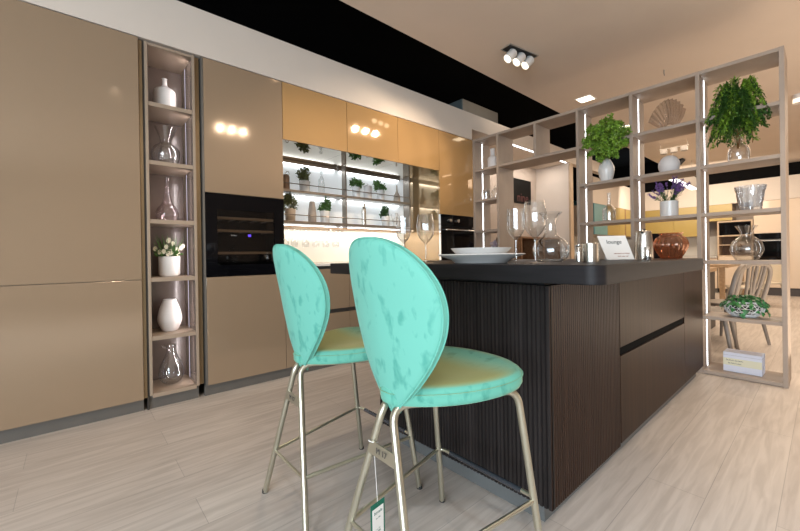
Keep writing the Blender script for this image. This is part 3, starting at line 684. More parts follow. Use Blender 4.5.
# ------------------------------------------------------------------ things on the bar top
ST = SZ1+.0003
vessel('charger_plate', 'wide white flat plate with raised rim on the bar top', 'plate', [(0, 0), (.10, 0), (.105, .003), (.115, .010), (.165, .023), (.168, .0245), (.165, .027), (.112, .015), (.10, .009), (0, .008)], 'white', (.888, -1.868, ST), 64)
vessel('bowl', 'shallow white bowl with sloping sides standing on the wide plate', 'bowl', [(0, 0), (.075, 0), (.08, .003), (.118, .032), (.12, .034), (.116, .034), (.078, .008), (0, .006)], 'white', (.888, -1.868, ST+.0122), 64)
def wine(label, loc, s, straight=False):
    if straight: pr = [(0, 0), (.030, .0), (.031, .002), (.008, .005), (.0035, .012), (.0035, .082), (.006, .09), (.020, .104), (.029, .122), (.0305, .14), (.0305, .20)]
    else: pr = [(0, 0), (.034, .0), (.035, .002), (.009, .005), (.0035, .013), (.0035, .078), (.007, .088), (.022, .104), (.034, .125), (.0385, .15), (.037, .18), (.031, .212)]
    pr = [(r*s, z*s) for r, z in pr]
    o = mesh('flute_glass' if straight else 'wine_glass', lathe(B(), pr[:3]+sm2(pr[3:], 4), 32), 'glass', None, True, loc)
    return tag(o, label, 'glass')
wine('straight sided stemmed glass just behind the front stool backrest', (.775, -1.53, ST), 1.05, True)
wine('rounded wine glass left of the white plate', (.79, -1.655, ST), .99)
wine('straight sided stemmed glass right of the white plate', (.79, -2.086, ST), .935, True)
wine('large rounded wine glass in front of the carafe', (.83, -2.134, ST), 1.0)
vessel('carafe', 'round bellied clear glass carafe with flared rim behind the wine glass', 'carafe', sm2([(0, .0), (.05, .0), (.072, .018), (.081, .05), (.070, .085), (.040, .108), (.027, .125), (.025, .16), (.032, .19), (.050, .212), (.053, .213)]), 'glass', (1.135, -2.036, ST), 44)
vessel('steel_shaker', 'small steel shaker between the carafe and steel cup', 'shaker', [(0, 0), (.014, 0), (.014, .055), (.012, .06), (.013, .062), (.013, .068), (0, .07)], 'chrome', (1.19, -2.125, ST), 24)
vessel('steel_cup', 'wide ribbed steel cup at the middle of the bar top', 'cup', [(0, 0), (.034, 0), (.034, .07), (.032, .0715), (.031, .066), (.031, .006), (0, .006)], 'steel', (1.15, -2.185, ST), 48, rfun=lambda a, z: 1+.012*cos(24*a))
t = thing('card_sign', 'tilted white card sign reading lounge standing on the bar top', 'sign', (1.55, -2.15, ST), R(-42))
def quadplate(P, n, th):
    b = B(); A = [b.verts.new(Vector(p)) for p in P]; C_ = [b.verts.new(Vector(p)+Vector(n)*th) for p in P]
    b.faces.new(A); b.faces.new(C_[::-1])
    for i in range(4): b.faces.new([A[i], C_[i], C_[(i+1) % 4], A[(i+1) % 4]])
    return b
# local: x right as seen from the front, -y towards the viewer
mesh('card', quadplate([(-.062, -.02, .002), (.062, -.02, .002), (.04, .012, .112), (-.09, .012, .112)], (0, 1, 0), .002), 'papergl', t)
ra = R(90)-math.atan2(.032, .11)
cardm = [c for c in t.children][0]
text('sign_word', 'lounge', .026, 'ink', cardm, (-.018, .0015, .083), (ra, 0, 0))
text('sign_small_print', 'welcome to the lounge', .0075, 'inkred', cardm, (.008, -.0135, .030), (ra, 0, 0))
text('sign_small_print', 'touch  taste  cook', .0065, 'inkred', cardm, (.012, -.018, .017), (ra, 0, 0))
mesh('stand', quadplate([(-.05, .02, .0), (.03, .05, .0), (.03, .016, .10), (-.05, .016, .10)], (0, 1, 0), .002), 'paper', t)
t = thing('menu_stand', 'grey beige board standing upright behind the card sign', 'board', (1.72, -2.08, ST), R(-42))
mesh('board', bx(B(), -.085, .085, -.004, .004, .004, .098, .002), 'beigepot', t); mesh('tab', bx(B(), -.045, .005, -.003, .003, .0985, .112, .002), 'beigepot', t); mesh('foot', bx(B(), -.07, .07, -.02, .03, 0, .0039, .001), 'beigepot', t)
t = thing('kettle', 'brushed steel kettle with tapered body on the bar top', 'kettle', (1.68, -2.215, ST), R(190))
mesh('body', lathe(B(), sm2([(0, 0), (.050, 0), (.052, .006), (.050, .06), (.046, .10), (.041, .128), (.036, .134)])+[(0, .137)], 36), 'steel', t, True)
mesh('lid_knob', lathe(B(), [(0, .137), (.012, .137), (.012, .142), (0, .143)], 16), 'blackmat', t, True)
b = B(); tube(b, smooth([(.032, 0, .125), (.05, 0, .132), (.062, 0, .126)], 4), [.012, .011, .011, .010, .009, .008, .007, .006, .005], 8); mesh('spout', b, 'steel', t, True)
b = B(); tube(b, smooth([(-.040, 0, .118), (-.07, 0, .11), (-.075, 0, .06), (-.048, 0, .02)], 5), .006, 8); mesh('handle', b, 'blackmat', t, True)
vessel('steel_tumbler', 'small shiny steel tumbler in front of the kettle', 'tumbler', [(0, 0), (.0195, 0), (.0205, .003), (.0205, .056), (.019, .058), (.018, .05), (0, .05)], 'chrome', (1.605, -2.25, ST), 28)
vessel('amber_vase', 'squat fluted amber glass vase at the far end of the bar top', 'vase', sm2([(0, 0), (.045, 0), (.058, .012), (.083, .05), (.087, .075), (.074, .102), (.056, .112), (.054, .118), (.062, .127)]), 'amber', (1.885, -2.275, ST), 96, rfun=lambda a, z: 1+.035*cos(20*a))
t = thing('black_screen', 'black upright screen panel behind the amber vase on the lower worktop', 'screen', (2.4, -2.12, .8585), R(-40))
mesh('panel', bx(B(), -.118, .118, -.006, .006, .012, .198, .003), 'black', t); mesh('foot', bx(B(), -.06, .06, -.03, .04, 0, .0118, .002), 'blackmat', t)

# ------------------------------------------------------------------ divider shelf
DX0, DX1 = 3.305, 3.615
YP = [-.008, -.337, -.79, -1.228, -1.682, -2.137, -2.591]; H = .013
ZL = [2.33, 1.965, 1.602, 1.236, .87, .447, .03]; TH = .026
t = thing('divider_shelf', 'tall open taupe shelf unit with light strips dividing the showroom', 'shelf unit', (3.46, -1.3, 0))
for i, y in enumerate(YP):
    if i == 2: wmesh('upright', bx(B(), DX0+.003, DX1, y-H, y+H, ZL[1]+.0005, ZL[0]-TH-.0005, .001), 'shelf', t)
    else: wmesh('upright', bx(B(), DX0, DX1, y-H, y+H, 0, 2.33, .001), 'shelf', t)
LITP = (0, 3, 4, 5)
for i in range(6):
    if i in (1, 2): continue
    ya, yb = YP[i+1]+H+.0005, YP[i]-H-.0005
    for z in ZL:
        wmesh('shelf_board', bx(B(), DX0+.004, DX1, ya, yb, z-TH, z, .001), 'shelf', t)
    for za, zb in zip(ZL[1:], ZL):
        if i in (0, 3, 4, 5): wmesh('led_strip', bx(B(), 3.454, 3.461, yb-.0025, yb-.0003, za+.003, zb-TH-.003), 'led', t)
ya, yb = YP[3]+H+.0005, YP[1]-H-.0005
for z in ZL[:2]: wmesh('shelf_board', bx(B(), DX0+.004, DX1, ya, yb, z-TH, z, .001), 'shelf', t)
for za, zb in zip(ZL[1:], ZL): wmesh('led_strip', bx(B(), 3.454, 3.461, YP[6]+H+.0003, YP[6]+H+.0025, za+.003, zb-TH-.003), 'led', t)
DX = 3.46
def yc(i): return (YP[i]+YP[i+1])/2
# left column
vessel('flagon', 'pale ceramic bottle in the top left compartment of the divider', 'bottle', sm2([(0, 0), (.058, 0), (.062, .01), (.062, .09), (.055, .115), (.034, .13), (.029, .14), (.029, .19), (.032, .20), (.026, .20)]), 'whitemat', (DX, -.171, ZL[1]))
o = vessel('glass_cup', 'clear glass cup at the left of the divider, nearer the wall', 'glass', [(0, 0), (.034, 0), (.038, .004), (.042, .09), (.040, .09), (.036, .008), (0, .008)], 'glass', (DX-.04, -.10, ZL[2]))
b = B(); tube(b, smooth([(0, .04, .075), (0, .072, .07), (0, .07, .03), (0, .038, .02)], 5), .004, 8); mesh('handle', b, 'glass', o, True)
vessel('glass_jar', 'clear glass jar with a knob lid right of the glass cup', 'glass', sm2([(0, 0), (.04, 0), (.046, .01), (.046, .06), (.036, .08), (.03, .085)])+[(.034, .086), (.012, .10), (.008, .105), (.013, .118), (0, .124)], 'glass', (DX-.02, -.215, ZL[2]))
t = thing('lilac_flower_pot', 'little pot of lilac flowers low in the left column of the divider', 'potted flowers', (DX, -.177, ZL[4]))
mesh('pot', lathe(B(), [(0, 0), (.04, 0), (.05, .10), (.045, .102), (.042, .09), (0, .09)], 24), 'white', t, True)
mesh('foliage', bush(21, 90, (.05, .05, .04), .03, .014, (0, 0, .095)), 'leafdk', t); mesh('blossom', bush(22, 220, (.055, .058, .055), .022, .016, (0, 0, .14)), 'lilac', t)
# column A
t = thing('bushy_vase_plant', 'bright green leafy branches in a white pointed vase on the divider', 'potted plant', (DX-.07, yc(3)+.005, ZL[2]))
mesh('vase', lathe(B(), sm2([(0, 0), (.045, 0), (.052, .01), (.072, .09), (.068, .14), (.038, .20), (.014, .232), (.013, .25), (.02, .256), (.014, .254)]), 36), 'white', t, True)
def branchy(seed, n, cen, rad, droop, L, W, base, per=26):
    rg = random.Random(seed); b = B()
    for i in range(n):
        v = rnd(rg); v.z = v.z*.9+.15
        tip = Vector(cen)+Vector((v.x*rad[0], v.y*rad[1], v.z*rad[2]))*rg.uniform(.45, 1)
        mid = Vector(base)*.45+tip*.55+Vector((0, 0, droop*rg.uniform(.6, 1.2)))
        end = tip+Vector((v.x*.3*rad[0], v.y*.3*rad[1], -droop*rg.uniform(.3, 1.0)))
        pts = smooth([Vector(base), mid, tip, end], 8); tube(b, pts, .0012, 4)
        for q in range(per):
            u = rg.uniform(.35, 1)*(len(pts)-1); p = pts[int(u)]
            d = rnd(rg)+Vector((0, 0, -.25))
            leaf(b, p+rnd(rg)*.012, d, rnd(rg), L*rg.uniform(.7, 1.25), W*rg.uniform(.7, 1.25))
    return b
mesh('foliage', branchy(31, 130, (-.13, -.045, .345), (.13, .185, .215), .035, .028, .021, (0, 0, .25), 50), 'leaflt', t)
t = thing('glass_bottle', 'clear glass bottle with square shoulders and long neck below the white pointed vase', 'bottle', (DX, yc(3)+.01, ZL[3]))
mesh('bottle_body', lathe(B(), sm2([(.0, 0), (.054, 0), (.06, .01), (.06, .10), (.052, .125), (.025, .15), (.016, .17), (.016, .262), (.019, .265)], 4), 36), 'glass', t, True)
mesh('inner_wall', lathe(B(), sm2([(.0, .012), (.048, .014), (.052, .03), (.05, .10), (.03, .13)], 4), 36), 'glass', t, True)
# column B
t = thing('shell_dish', 'ribbed smoky glass scallop shell dish in the upper middle of the divider', 'dish', (DX, yc(4)-.01, ZL[1]))
b = B(); NU, NV = 66, 14; g = []
for i in range(NU+1):
    a = R(-60+120*i/NU); row = []
    for j in range(NV+1):
        v = j/NV; r = .045+.105*v*(1+.05*cos(i*2*pi/6)); x = -.0+.05*sin(pi*v*.9)+.016*cos(i*2*pi/6)*(.3+.7*v)-.10*v
        row.append(b.verts.new((x, -r*sin(a)*.98, -.03+r*cos(a)*1.78+.02*sin(a)*v)))
    g.append(row)
for i in range(NU):
    for j in range(NV): b.faces.new([g[i][j], g[i+1][j], g[i+1][j+1], g[i][j+1]])
mesh('shell', b, 'shellglass', t, True)
mesh('base', lathe(B(), [(0, 0), (.045, 0), (.047, .006), (.04, .03), (0, .036)], 24, (-.0, 0, 0)), 'shellglass', t, True)
vessel('pebble_vase', 'round matte white pebble shaped vase in the middle of the divider', 'vase', sm2([(0, 0), (.05, 0), (.075, .012), (.094, .05), (.09, .085), (.062, .118), (.03, .130), (.02, .131), (.014, .126)]), 'whitemat', (DX, -1.915, ZL[2]), 40)
t = thing('lavender_pot', 'purple lavender in a white cylinder pot on the divider', 'potted flowers', (DX, -1.912, ZL[3]))
mesh('pot', lathe(B(), [(0, 0), (.074, 0), (.077, .003), (.079, .118), (.075, .12), (.072, .106), (0, .106)], 40), 'white', t, True)
rg = random.Random(8); bs = B(); bp = B()
for i in range(30):
    a = rg.uniform(0, 2*pi); sp = rg.uniform(.2, 1.5); d = Vector((cos(a)*sp*.7, sin(a)*sp*1.35, 1)).normalized(); l = rg.uniform(.14, .20)
    p0 = Vector((cos(a)*.03, sin(a)*.03, .105)); p1 = p0+d*l; tube(bs, [p0, p1], .0013, 4)
    for q in range(7): leaf(bs, p0+d*l*rg.uniform(.05, .6), d+rnd(rg)*.7, rnd(rg), .035, .007)
    for q in range(22): leaf(bp, p0+d*l*rg.uniform(.6, 1.02), d*.6+rnd(rg), rnd(rg), .016, .012)
mesh('stems', bs, 'leafdk', t); mesh('blossom', bp, 'lav', t)
# column C
t = thing('fern_bottle', 'trailing dark green fern in a clear glass bottle at the top right of the divider', 'potted plant', (DX-.07, -2.36, ZL[2]))
mesh('bottle', lathe(B(), sm2([(0, 0), (.07, 0), (.077, .012), (.078, .07), (.066, .105), (.034, .13), (.026, .15), (.026, .19), (.03, .193)]), 36), 'glass', t, True)
b = B()
for i in range(5): tube(b, smooth([(.01*cos(i), .01*sin(i), .10), (.012*cos(i*2), .012*sin(i*2), .17), (.03*cos(i), .03*sin(i), .24)], 5), .004, 6)
tube(b, smooth([(.0, 0, .2), (-.02, -.05, .24), (-.03, -.095, .2), (-.03, -.097, .12)], 5), .003, 6); mesh('stems', b, 'stemb', t)
def fern(seed, n, base, rad, L):
    rg = random.Random(seed); b = B()
    for i in range(n):
        a = rg.uniform(0, 2*pi); el = rg.uniform(-.3, 1); r = rg.uniform(.35, 1)
        top = Vector(base)+Vector((cos(a)*rad[0]*r*.6, sin(a)*rad[1]*r*.62, .05+rad[2]*el*.85))
        end = Vector(base)+Vector((cos(a)*rad[0]*r*1.0, sin(a)*rad[1]*r*1.02, rad[2]*el*.6-rg.uniform(.03, .15)))
        pts = smooth([Vector(base), Vector(base)*.4+top*.6+Vector((0, 0, .03)), top, end], 8); tube(b, pts, .001, 4)
        for q in range(10, len(pts)):
            tdir = (pts[min(q+1, len(pts)-1)]-pts[q-1]).normalized(); s = tdir.cross(Vector((0, 0, 1)))
            if s.length < .01: s = Vector((1, 0, 0))
            s.normalize()
            for sg in (-1, 1):
                leaf(b, pts[q], s*sg+tdir*.5+rnd(rg)*.35, Vector((0, 0, 1)), L*rg.uniform(.7, 1.1), L*.42, .1)
                leaf(b, pts[q]+rnd(rg)*.012, s*sg*.7+tdir*.8+rnd(rg)*.6, Vector((0, 0, 1)), L*rg.uniform(.6, 1.0), L*.4, .1)
    return b
mesh('foliage', fern(41, 120, (-.06, 0, .29), (.16, .215, .27), .036), 'fernleaf', t)
mesh('new_growth', fern(42, 70, (-.06, 0, .31), (.165, .22, .27), .036), 'leaflt', t)
def zig(a, z): return 1+.075*cos(12*a+(pi if int(z/.035+.01) % 2 else 0))
vessel('crystal_bowl', 'faceted crystal bowl with an icy sheen on the right of the divider', 'bowl', [(0, 0), (.07, 0), (.08, .005), (.086, .035), (.093, .07), (.101, .105), (.108, .14), (.114, .165), (.108, .16), (.078, .03), (0, .02)], 'crystal', (DX, -2.412, ZL[3]), 64, rfun=zig)
t = thing('optic_glass_vase', 'round clear glass vase with pinched neck and flared mouth on the divider', 'vase', (DX, -2.388, ZL[4]))
pv = sm2([(0, 0), (.07, 0), (.098, .02), (.123, .06), (.126, .09), (.108, .135), (.065, .165), (.048, .18), (.05, .20), (.082, .243), (.085, .245)])
mesh('outer_wall', lathe(B(), pv, 44), 'glass', t, True)
mesh('inner_wall', lathe(B(), sm2([(0, .03), (.06, .032), (.088, .06), (.095, .09), (.08, .125), (.045, .155), (.04, .18)]), 44), 'smoke', t, True)
# pierced bowl with ivy
t = thing('pierced_bowl_ivy', 'white pierced lattice bowl of trailing ivy low on the divider', 'potted plant', (DX, -2.37, ZL[5]))
b = B(); seg = 40; pr = [(.07, .0), (.108, .018), (.138, .042), (.150, .066), (.142, .092), (.118, .110)]
rings = []
for k, (r, z) in enumerate(pr):
    rings.append([b.verts.new((r*cos(2*pi*(i+.5*(k % 2))/20), r*sin(2*pi*(i+.5*(k % 2))/20), z)) for i in range(20)])
for k in range(len(rings)-1):
    a, c2 = rings[k], rings[k+1]
    for i in range(20):
        j = (i+1) % 20
        if k % 2 == 0: b.faces.new([a[i], a[j], c2[i]]); b.faces.new([a[j], c2[j], c2[i]])
        else: b.faces.new([a[i], c2[j], c2[i]]); b.faces.new([a[i], a[j], c2[j]])
o = mesh('lattice_bowl', b, 'white', t)
mo = o.modifiers.new('w', 'WIREFRAME'); mo.thickness = .013; mo.use_even_offset = False; mo.use_boundary = True
b = B(); lathe(b, [(0, 0), (.075, 0), (.075, .006), (0, .006)], 28); mesh('bowl_base', b, 'white', t)
rg = random.Random(77); b = B()
def ivyleaf(b, p, n, s, up):
    n = n.normalized(); u = (up-n*up.dot(n)); u = u.normalized() if u.length > .01 else n.orthogonal().normalized(); w = n.cross(u)
    sh = [(0, -.35), (.35, -.5), (.55, -.1), (.4, .15), (.3, .3), (0, .75), (-.3, .3), (-.4, .15), (-.55, -.1), (-.35, -.5)]
    b.faces.new([b.verts.new(p+(w*x+u*y)*s+n*(-.12*s*abs(x))) for x, y in sh])
for i in range(190):
    a = rg.uniform(0, 2*pi); r = .17*math.sqrt(rg.uniform(0, 1)); z = .105+.05*(1-(r/.17)**2)*rg.uniform(.3, 1.3)-(.03*rg.random() if r > .13 else 0)
    if i < 26: r = rg.uniform(.145, .185); z = rg.uniform(.02, .10)
    n = Vector((cos(a)*r*5+rg.uniform(-.6, .2), sin(a)*r*5+rg.uniform(-.5, .5), .9 if i >= 26 else .3)); ivyleaf(b, Vector((r*cos(a), r*sin(a)*1.05, z)), n, rg.uniform(.028, .046), rnd(rg))
mesh('ivy', b, 'ivy', t)
b = B(); bx(b, -.10, .10, -.10, .10, .007, .02); mesh('soil', lathe(B(), [(0, .004), (.062, .004), (.098, .02), (.125, .044), (.136, .066), (.128, .09), (0, .10)], 24), 'soil', t)  # near-black body filling the bowl behind the lattice
b.free()
t = thing('white_box', 'white cardboard box with a cream label band on the bottom divider shelf', 'box', (DX, -2.365, ZL[6]+.001), R(-2))
mesh('carton', bx(B(), -.07, .07, -.141, .141, 0, .150, .002), 'boxwhite', t)
lb = mesh('label_band', bx(B(), -.0712, -.0702, -.1405, .1405, .050, .104), 'cream', t)
text('label_print', 'Steckmann Servietten', .0145, 'ink', lb, (-.0716, .055, .089), (R(90), 0, R(-90)))
text('label_print', 'Serviette Creativ', .0145, 'ink', lb, (-.0716, .055, .067), (R(90), 0, R(-90)))
mesh('lid_seam', bx(B(), -.0706, .0706, -.1416, .1416, .126, .1275), 'greytxt', t)

# ------------------------------------------------------------------ ceiling fittings
t = thing('triple_spotlight', 'recessed ceiling fitting with three white spotlights above the island', 'spotlight', (2.69, -1.0, ZC), R(-9))
b = B(); bx(b, -.26, .26, -.075, -.068, -.012, .0); bx(b, -.26, .26, .068, .075, -.012, 0); bx(b, -.26, -.253, -.068, .068, -.012, 0); bx(b, .253, .26, -.068, .068, -.012, 0); mesh('frame', b, 'grey', t)
mesh('dark_recess', bx(B(), -.253, .253, -.068, .068, -.004, -.001), 'blackmat', t)
for i, x in enumerate((-.16, 0, .16)):
    b = B(); pr = [(0, .07), (.048, .07), (.056, .06), (.058, -.055), (.052, -.058), (.050, -.045), (0, -.04)]
    lathe(b, pr, 28); mt = Matrix.Rotation(R(42), 4, 'Y') @ Matrix.Rotation(R(14), 4, 'X')
    bmesh.ops.transform(b, matrix=Matrix.Translation((x, .015, -.085)) @ mt, verts=b.verts)
    h = mesh('lamp_head', b, 'whitemetal', t, True)
    b = B(); lathe(b, [(0, -.044), (.046, -.047), (.046, -.0475), (0, -.0455)], 24); bmesh.ops.transform(b, matrix=Matrix.Translation((x, .015, -.085)) @ mt, verts=b.verts); mesh('lens', b, 'lamp', h)
    b = B(); tube(b, [(x, .01, -.004), (x, .012, -.05)], .008, 8); mesh('arm', b, 'whitemetal', t)
def downlight(label, x, y, s=.09):
    t = thing('square_downlight', label, 'ceiling light', (x, y, ZC), 0, 'square ceiling lights')
    b = B(); bx(b, -s, s, -s, -s+.012, -.006, 0); bx(b, -s, s, s-.012, s, -.006, 0); bx(b, -s, -s+.012, -s+.012, s-.012, -.006, 0); bx(b, s-.012, s, -s+.012, s-.012, -.006, 0); mesh('frame', b, 'whitemetal', t)
    mesh('diffuser', bx(B(), -s+.012, s-.012, -s+.012, s-.012, -.004, -.001), 'lamp', t)
downlight('square recessed ceiling light just left of the divider top', 4.2, -.95); downlight('square ceiling light seen through the upper divider compartment', 5.68, -.92, .1)
o = mesh('ceiling_hook', tube(B(), [(4.105, -1.739, ZC), (4.105, -1.739, ZC-.035), (4.12, -1.739, ZC-.05)], .005, 6), 'grey'); tag(o, 'small metal hook hanging from the ceiling above the divider', 'hook')
t = thing('air_conditioner', 'grey air conditioning unit in the black ceiling slot', 'air conditioner', (4.04, .53, 2.70))
mesh('casing', bx(B(), -.41, .41, -.13, .13, 0, .35, .012), 'grey', t)
mesh('end_cap', bx(B(), -.425, -.4105, -.128, .128, 0.002, .345, .006), 'acside', t)
mesh('air_slot', bx(B(), -.36, .36, -.1335, -.1305, .05, .085), 'blackmat', t)
D.objects['triple_spotlight'].scale = (.72, .72, .72)
# pendant and track beyond the divider
t = thing('linear_pendant', 'long white pendant lamp hanging beyond the divider', 'pendant lamp', (8.17, -1.06, 2.19))
mesh('housing', bx(B(), -.96, .96, -.07, .07, .004, .20, .004), 'greylamp', t); mesh('diffuser', bx(B(), -.95, .95, -.06, .06, 0, .0035), 'ledpend', t)
for x in (-.7, .7): mesh('cable', tube(B(), [(x, 0, .20), (x, 0, ZC-2.19)], .004, 5), 'grey', t)
t = thing('hanging_track', 'hanging bar with three small white spots seen above the pebble vase', 'spotlight', (7.0, -1.18, 2.62))
mesh('bar', bx(B(), -.015, .015, -.24, .24, 0, .02), 'grey', t)
for y in (-.22, .22): mesh('cable', tube(B(), [(0, y, .02), (0, y, ZC-2.62)], .003, 5), 'grey', t)
t.scale = (.85, .8, .8)
for y in (-.17, 0, .17): mesh('lamp_head', lathe(B(), [(0, -.09), (.055, -.09), (.06, -.085), (.06, -.005), (0, 0)], 20, (0, y, 0)), 'greylamp', t, True)
o = mesh('ceiling_spot', lathe(B(), [(0, 0), (.05, 0), (.05, -.10), (.04, -.10), (0, -.08)], 18), 'whitemetal', None, True, (6.05, -2.585, ZC)); tag(o, 'single small ceiling spot at the right edge beyond the divider', 'spotlight')
o = mesh('black_ceiling_spot', lathe(B(), [(0, 0), (.05, 0), (.05, -.12), (.04, -.12), (0, -.1)], 18), 'blackmat', None, True, (8.6, -.98, ZC), (R(40), 0, 0)); tag(o, 'small dark spotlight just right of the pebble vase, far behind', 'spotlight')

# ------------------------------------------------------------------ recess beyond the divider
t = thing('television', 'black wall screen with dark red letters seen through the doorway', 'television', (5.28, .6, 1.80))
mesh('panel', bx(B(), -.37, .37, -.04, -.002, -.0, .40, .004), 'screen', t); text('screen_letters', 'nine', .21, 'redglow', t, (.10, -.0405, .09), (R(90), 0, 0))
t = thing('low_open_cabinet', 'brown wood open cabinet under the wall screen', 'cabinet', (5.2, .37, 0))
b = B(); bx(b, -.55, .66, -.2, .225, 1.185, 1.21); bx(b, -.55, -.525, -.2, .225, 0, 1.184); bx(b, .635, .66, -.2, .225, 0, 1.184); bx(b, .11, .135, -.2, .225, 0, 1.184); bx(b, -.524, .634, -.2, .225, .6, .62) if False else None
mesh('frame', b, 'woodbr', t); mesh('back_panel', bx(B(), -.524, .634, .2, .22, .0, 1.184), 'wooddk', t); mesh('shelf_board', bx(B(), -.524, .109, -.19, .199, .6, .62), 'woodbr', t)

# ------------------------------------------------------------------ far kitchen
def run(name, label, cat, loc, parts):
    t = thing(name, label, cat, loc)
    for nm, bxx, mt in parts: wmesh(nm, bx(B(), *bxx, .002), mt, t)
    return t
# back run facing -y
fx = [(7.65, 8.35), (8.35, 9.05), (9.05, 9.40), (9.48, 10.1), (10.1, 10.69)]
tx = ['ochre wall cabinet with a teal reflection, far back at left', 'second ochre wall cabinet in the far back row', 'narrow ochre wall cabinet beside the brown strip far back', 'ochre wall cabinet right of the brown strip far back', 'ochre wall cabinet in the far back corner']
for (a, c), l in zip(fx, tx):
    t = run('far_wall_cabinet', l, 'cabinet', ((a+c)/2, .6, 1.33), [('carcass', (a, c, .322, .9, 1.33, 1.96), 'nicheframe'), ('door', (a+.002, c-.002, .3, .32, 1.33, 1.962), 'teal' if l.startswith('ochre wall cabinet with') else 'ochre')]); t['group'] = 'ochre wall cabinets of the far kitchen'  # first ochre door is coloured teal all over to imitate a reflection
o = mesh('wood_strip', bx(B(), 9.402, 9.478, .3, .9, 1.33, 1.962), 'woodbr'); tag(o, 'vertical brown wood strip between the far ochre cabinets', 'panel')
run('far_base_units', 'pale base cabinets along the far back wall', 'cabinet', (9.0, .6, 0), [('carcass', (7.65, 10.05, .22, .9, .1, .86), 'creamfront'), ('door', (7.66, 8.8, .2, .219, .1, .84), 'creamfront'), ('door', (8.81, 10.04, .2, .219, .1, .84), 'creamfront'), ('plinth', (7.65, 10.05, .3, .8, 0, .099), 'plinth')])
o = mesh('far_worktop', bx(B(), 7.65, 10.05, .18, .9, .861, .89), 'stonetop'); tag(o, 'pale worktop along the far back wall', 'worktop')
o = mesh('far_splashback', bx(B(), 7.65, 11.25, .91, .94, .9, 1.33), 'splash'); tag(o, 'bright cream splashback of the far back wall', 'splashback')
# end run facing -x
ys = [(.29, -.35), (-.35, -.95), (-.95, -1.42), ]
tx = ['ochre wall cabinet at the left of the far end wall', 'ochre wall cabinet in the middle of the far end wall', 'ochre wall cabinet above the wooden open shelf at the far end']
for (a, c), l in zip(ys, tx):
    z0 = 1.30 if a > -.9 else 1.63
    t = run('far_wall_cabinet', l, 'cabinet', (10.9, (a+c)/2, z0), [('carcass', (10.722, 11.25, a, c, z0, 1.995), 'nicheframe'), ('door', (10.7, 10.72, a-.002, c+.002, z0, 1.997), 'ochre')]); t['group'] = 'ochre wall cabinets of the far kitchen'
run('far_end_base_units', 'pale base cabinets along the far end wall', 'cabinet', (10.9, -.6, 0), [('carcass', (10.722, 11.25, .28, -1.15, .1, .80), 'creamfront'), ('door', (10.7, 10.72, .28, -.45, .1, .79), 'creamfront'), ('door', (10.7, 10.72, -.455, -1.15, .1, .79), 'creamfront'), ('plinth', (10.74, 11.2, .28, -1.15, 0, .099), 'plinth')])
o = mesh('far_end_worktop', bx(B(), 10.66, 11.25, .17, -1.15, .801, .83), 'stonetop'); tag(o, 'pale worktop along the far end wall', 'worktop')
o = mesh('far_end_splashback', bx(B(), 11.26, 11.29, .9, -1.15, .84, 1.30), 'splash'); tag(o, 'bright cream splashback of the far end wall', 'splashback')
t = thing('far_tap', 'slim chrome tap on the far end worktop', 'tap', (10.85, -.80, .8305))
b = B(); tube(b, smooth([(0, 0, 0), (0, 0, .28), (-.06, 0, .33), (-.13, 0, .27)], 6), .014, 8); mesh('spout', b, 'chrome', t, True); mesh('base', lathe(B(), [(0, 0), (.03, 0), (.03, .03), (0, .03)], 14), 'chrome', t, True)
t = run('tall_open_unit', 'tall brown wood open unit with a black niche in the far kitchen', 'shelf unit', (10.95, -1.45, 0), [('back_panel', (11.2, 11.25, -1.16, -1.75, .1, 1.6), 'woodbr'), ('side_panel', (10.7, 11.2, -1.16, -1.19, .1, 1.62), 'woodgold'), ('side_panel', (10.7, 11.2, -1.72, -1.75, .1, 1.62), 'woodgold'), ('top_board', (10.7, 11.2, -1.19, -1.72, 1.585, 1.62), 'woodgold'), ('shelf_board', (10.7, 11.2, -1.19, -1.72, 1.27, 1.30), 'woodgold'), ('shelf_board', (10.7, 11.2, -1.19, -1.72, 1.07, 1.09), 'woodgold'), ('shelf_board', (10.7, 11.2, -1.19, -1.72, .82, .85), 'woodgold'), ('lower_door', (10.7, 10.72, -1.19, -1.72, .1, .82), 'creamfront')])
o = mesh('far_microwave', bx(B(), 10.71, 11.15, -1.2, -1.71, 1.301, 1.575, .004), 'black'); tag(o, 'black microwave in the tall brown open unit, far away', 'microwave')
t = thing('far_plant', 'tiny green plant on a wooden shelf of the far open unit', 'potted plant', (10.85, -1.55, 1.0905)); mesh('pot', lathe(B(), [(0, 0), (.05, 0), (.06, .06), (0, .06)], 16), 'white', t); mesh('foliage', bush(55, 160, (.13, .13, .06), .05, .03, (0, 0, .05)), 'leafmid', t)
t = run('far_tall_cabinets', 'cream glossy tall cabinets around the black ovens in the far kitchen', 'cabinet', (10.9, -2.6, 0), [('carcass', (10.722, 11.25, -1.76, -4.2, .16, 1.995), 'creamfront'), ('door', (10.70, 10.72, -1.762, -2.28, 1.31, 1.995), 'creamfront'), ('door', (10.70, 10.72, -1.762, -2.28, .17, .73), 'creamfront'), ('door', (10.70, 10.72, -2.285, -2.9, .17, 1.995), 'creamfront'), ('door', (10.70, 10.72, -2.905, -3.5, .17, 1.995), 'creamfront'), ('door', (10.70, 10.72, -3.505, -4.2, .17, 1.995), 'creamfront'), ('plinth', (10.73, 11.2, -1.76, -4.2, 0, .159), 'tabledk')])
t = thing('far_oven', 'black double oven in the cream far cabinets', 'oven', (10.69, -2.02, .74))
mesh('upper_panel', bx(B(), -.005, .005, -.255, .255, .44, .565, .002), 'black', t); mesh('glass_door', bx(B(), -.005, .005, -.255, .255, 0, .42, .002), 'black', t); mesh('handle', bx(B(), -.03, -.012, -.23, .23, .40, .415, .002), 'steel', t)
